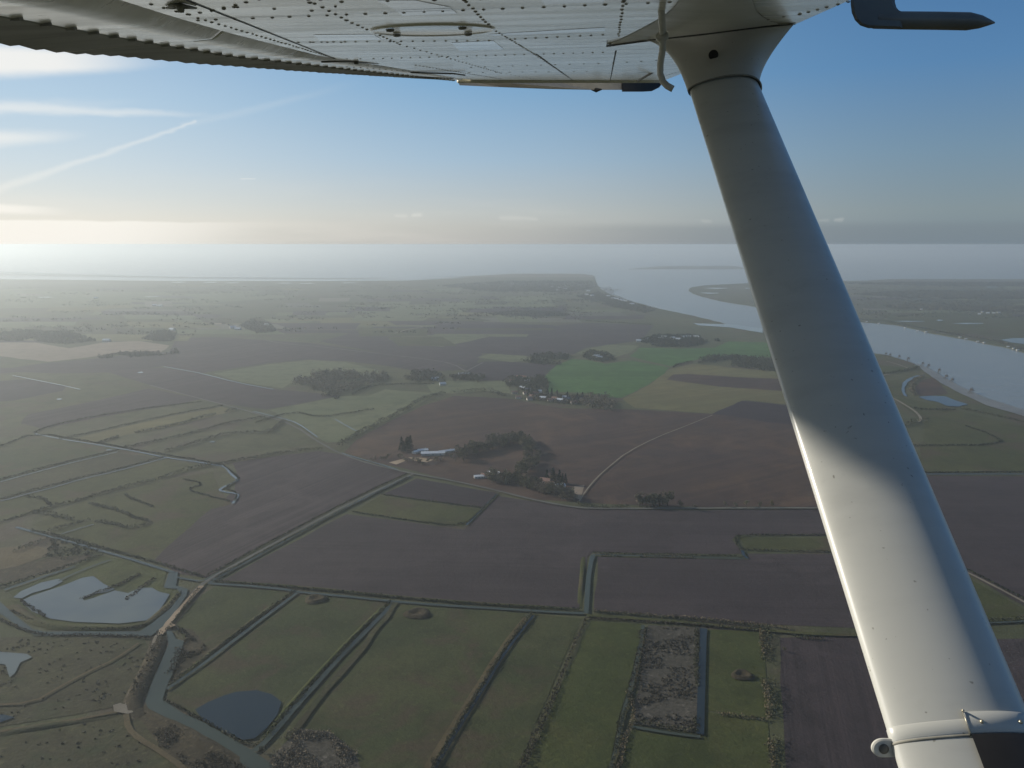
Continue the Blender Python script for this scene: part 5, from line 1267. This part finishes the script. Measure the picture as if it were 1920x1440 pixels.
# gentle warp so cloud edges break up
wn = N(nt, 'ShaderNodeTexNoise'); nt.links.new(mapping(nt, AE, scale=(3.2, 1.1, 1)), wn.inputs['Vector']); wn.inputs['Scale'].default_value = 1.0; wn.inputs['Detail'].default_value = 6; wn.inputs['Roughness'].default_value = .62
vs1 = N(nt, 'ShaderNodeVectorMath', operation='SUBTRACT'); nt.links.new(wn.outputs['Color'], vs1.inputs[0]); vs1.inputs[1].default_value = (.5, .5, .5)
def warped(amt):
    a = N(nt, 'ShaderNodeVectorMath', operation='MULTIPLY'); nt.links.new(vs1.outputs[0], a.inputs[0]); a.inputs[1].default_value = (amt*1.5, amt, 0)
    b = N(nt, 'ShaderNodeVectorMath', operation='ADD'); nt.links.new(AE, b.inputs[0]); nt.links.new(a.outputs[0], b.inputs[1]); return b.outputs[0]
def VM(op, a, b=None):
    n = N(nt, 'ShaderNodeVectorMath', operation=op)
    for i, x in enumerate((a, b)):
        if x is None: continue
        if isinstance(x, tuple): n.inputs[i].default_value = x
        else: nt.links.new(x, n.inputs[i])
    return n
def streak(p0, p1, w0, w1, amp, warp=.5, fade=.0, soft=1.0):
    """mask of a cloud streak between two sky directions, widths in degrees"""
    a, b = Vector(ae(*p0)), Vector(ae(*p1)); d = b-a; L2 = d.length_squared
    pa = VM('SUBTRACT', warped(warp), tuple(a)).outputs[0]
    t = math_n(nt, 'DIVIDE', VM('DOT_PRODUCT', pa, tuple(d)).outputs['Value'], L2, clamp=True)
    pr = VM('SCALE', tuple(d)); nt.links.new(t, pr.inputs['Scale'])
    dist = VM('LENGTH', VM('SUBTRACT', pa, pr.outputs[0]).outputs[0]).outputs['Value']
    wd = math_n(nt, 'ADD', math_n(nt, 'MULTIPLY', t, w1-w0), w0)
    m = ramp(nt, math_n(nt, 'DIVIDE', dist, wd), 1.0, 1.0-soft, 0, 1)
    if fade: m = math_n(nt, 'MULTIPLY', m, ramp(nt, t, fade, 1.0, 1, 0))
    return math_n(nt, 'MULTIPLY', m, amp)
# horizon veil: cream near the sun, grey blue away from it
def cramp(stops):
    n = N(nt, 'ShaderNodeValToRGB'); cr = n.color_ramp; cr.interpolation = 'EASE' if False else 'LINEAR'
    while len(cr.elements) < len(stops): cr.elements.new(.5)
    for e, (p, c) in zip(cr.elements, stops): e.position = p/30; e.color = (*c, 1)
    nt.links.new(math_n(nt, 'DIVIDE', EL, 30, clamp=True), n.inputs[0]); return n.outputs[0]
K = 10.0
cl = cramp([(0, (.70, .70, .65)), (1.5, (.80, .79, .73)), (3, (.70, .745, .745)), (5, (.60, .70, .77)), (9, (.45, .61, .76)), (16, (.27, .42, .64)), (30, (.13, .25, .48))])
cm = cramp([(0, (.51, .51, .495)), (1.2, (.53, .54, .52)), (2.2, (.53, .565, .565)), (5.8, (.37, .51, .645)), (11, (.205, .395, .615)), (20, (.12, .265, .48)), (30, (.08, .18, .38))])
cr_ = cramp([(0, (.19, .25, .30)), (2.2, (.215, .28, .32)), (5.8, (.165, .27, .375)), (11, (.088, .22, .42)), (16, (.062, .175, .37)), (30, (.038, .115, .27))])
dA = math_n(nt, 'ABSOLUTE', math_n(nt, 'SUBTRACT', AZ, SUN_AZ))
dA = math_n(nt, 'MINIMUM', dA, math_n(nt, 'SUBTRACT', 360, dA))
g = mixc(nt, ramp(nt, dA, 34, 66), cl, cm); g = mixc(nt, ramp(nt, dA, 58, 98), g, cr_)
# thin uneven veil of high haze
vn = noise_n(nt, mapping(nt, AE, scale=(14, 1.6, 1)), 1.0, 5, .6)
veil = math_n(nt, 'MULTIPLY', ramp(nt, vn, .42, .75), math_n(nt, 'MULTIPLY', ramp(nt, EL, 6, 0), ramp(nt, dA, 88, 45, .0, .3)))
g = mixc(nt, veil, g, (.84, .81, .76))
# low distant cloud bank and cirrus
def put(g, m, c): return mixc(nt, m, g, c)
WHT = (.95, .93, .88)
fadeR = ramp(nt, AZ, ae(440, 430)[0], ae(60, 430)[0], 0, 1)
b1 = math_n(nt, 'MULTIPLY', ramp(nt, math_n(nt, 'ADD', EL, math_n(nt, 'MULTIPLY', math_n(nt, 'SUBTRACT', wn.outputs['Fac'], .5), .28)), ae(200, 414)[1]+.06, ae(200, 414)[1]-.10, 0, 1), ramp(nt, AZ, ae(560, 430)[0], ae(150, 430)[0], 0, .95))
g = put(g, b1, (.95, .935, .885))
b2 = math_n(nt, 'MULTIPLY', math_n(nt, 'MULTIPLY', ramp(nt, EL, ae(1700, 412)[1]+.1, ae(1700, 424)[1]-.15, 0, 1), ramp(nt, AZ, ae(800, 430)[0], ae(1500, 430)[0], 0, .6)), .8)
g = put(g, b2, (.175, .22, .265))
clouds = [((-300, 105), (340, 113), 1.75, .55, .9, .35, .55, .7), ((-80, 198), (440, 216), .55, .22, .42, .6, .5, 1), ((-200, 266), (190, 250), 1.0, .35, .6, .5, .45, 1), ((-60, 372), (368, 229), .42, .16, .30, .55, 0, 1),
          ((345, 236), (700, 146), .35, .40, .09, .5, .4, 1), ((-160, 384), (150, 398), .55, .3, .85, .35, .5, .8), ((745, 404.5), (762, 404.5), .24, .28, .14, .5, 0, 1), ((778, 403), (788, 403.5), .26, .30, .22, .5, 0, 1), ((940, 408), (1005, 410), .30, .2, .12, .5, 0, 1),
          ((1566, 412), (1576, 411.5), .18, .24, .14, .5, 0, 1), ((1538, 413), (1552, 413), .14, .16, .07, .5, 0, 1), ((1318, 414), (1330, 415), .22, .24, .08, .5, 0, 1), ((452, 335), (478, 335), .06, .05, .35, .1, 0, 1), ((-100, 205), (300, 190), .9, .3, .18, .8, .4, 1)]
for p0, p1, w0, w1, amp, wp_, fd, sf in clouds: g = put(g, streak(p0, p1, w0, w1, amp, wp_, fd, sf), WHT)
gv = VM('SCALE', g); gv.inputs['Scale'].default_value = K
skyc = mixc(nt, ramp(nt, EL, 62, 30, 0, .92), sky.outputs[0], gv.outputs[0])

nt.links.new(skyc, bg.inputs['Color']); bg.inputs['Strength'].default_value = 0.1

scn.view_settings.view_transform = 'Standard'; scn.view_settings.look = 'None'
scn.view_settings.exposure = 0.0; scn.view_settings.gamma = 1.0
cy = scn.cycles
cy.max_bounces = 6; cy.diffuse_bounces = 3; cy.glossy_bounces = 3; cy.volume_bounces = 1; cy.transmission_bounces = 2
cy.use_denoising = True
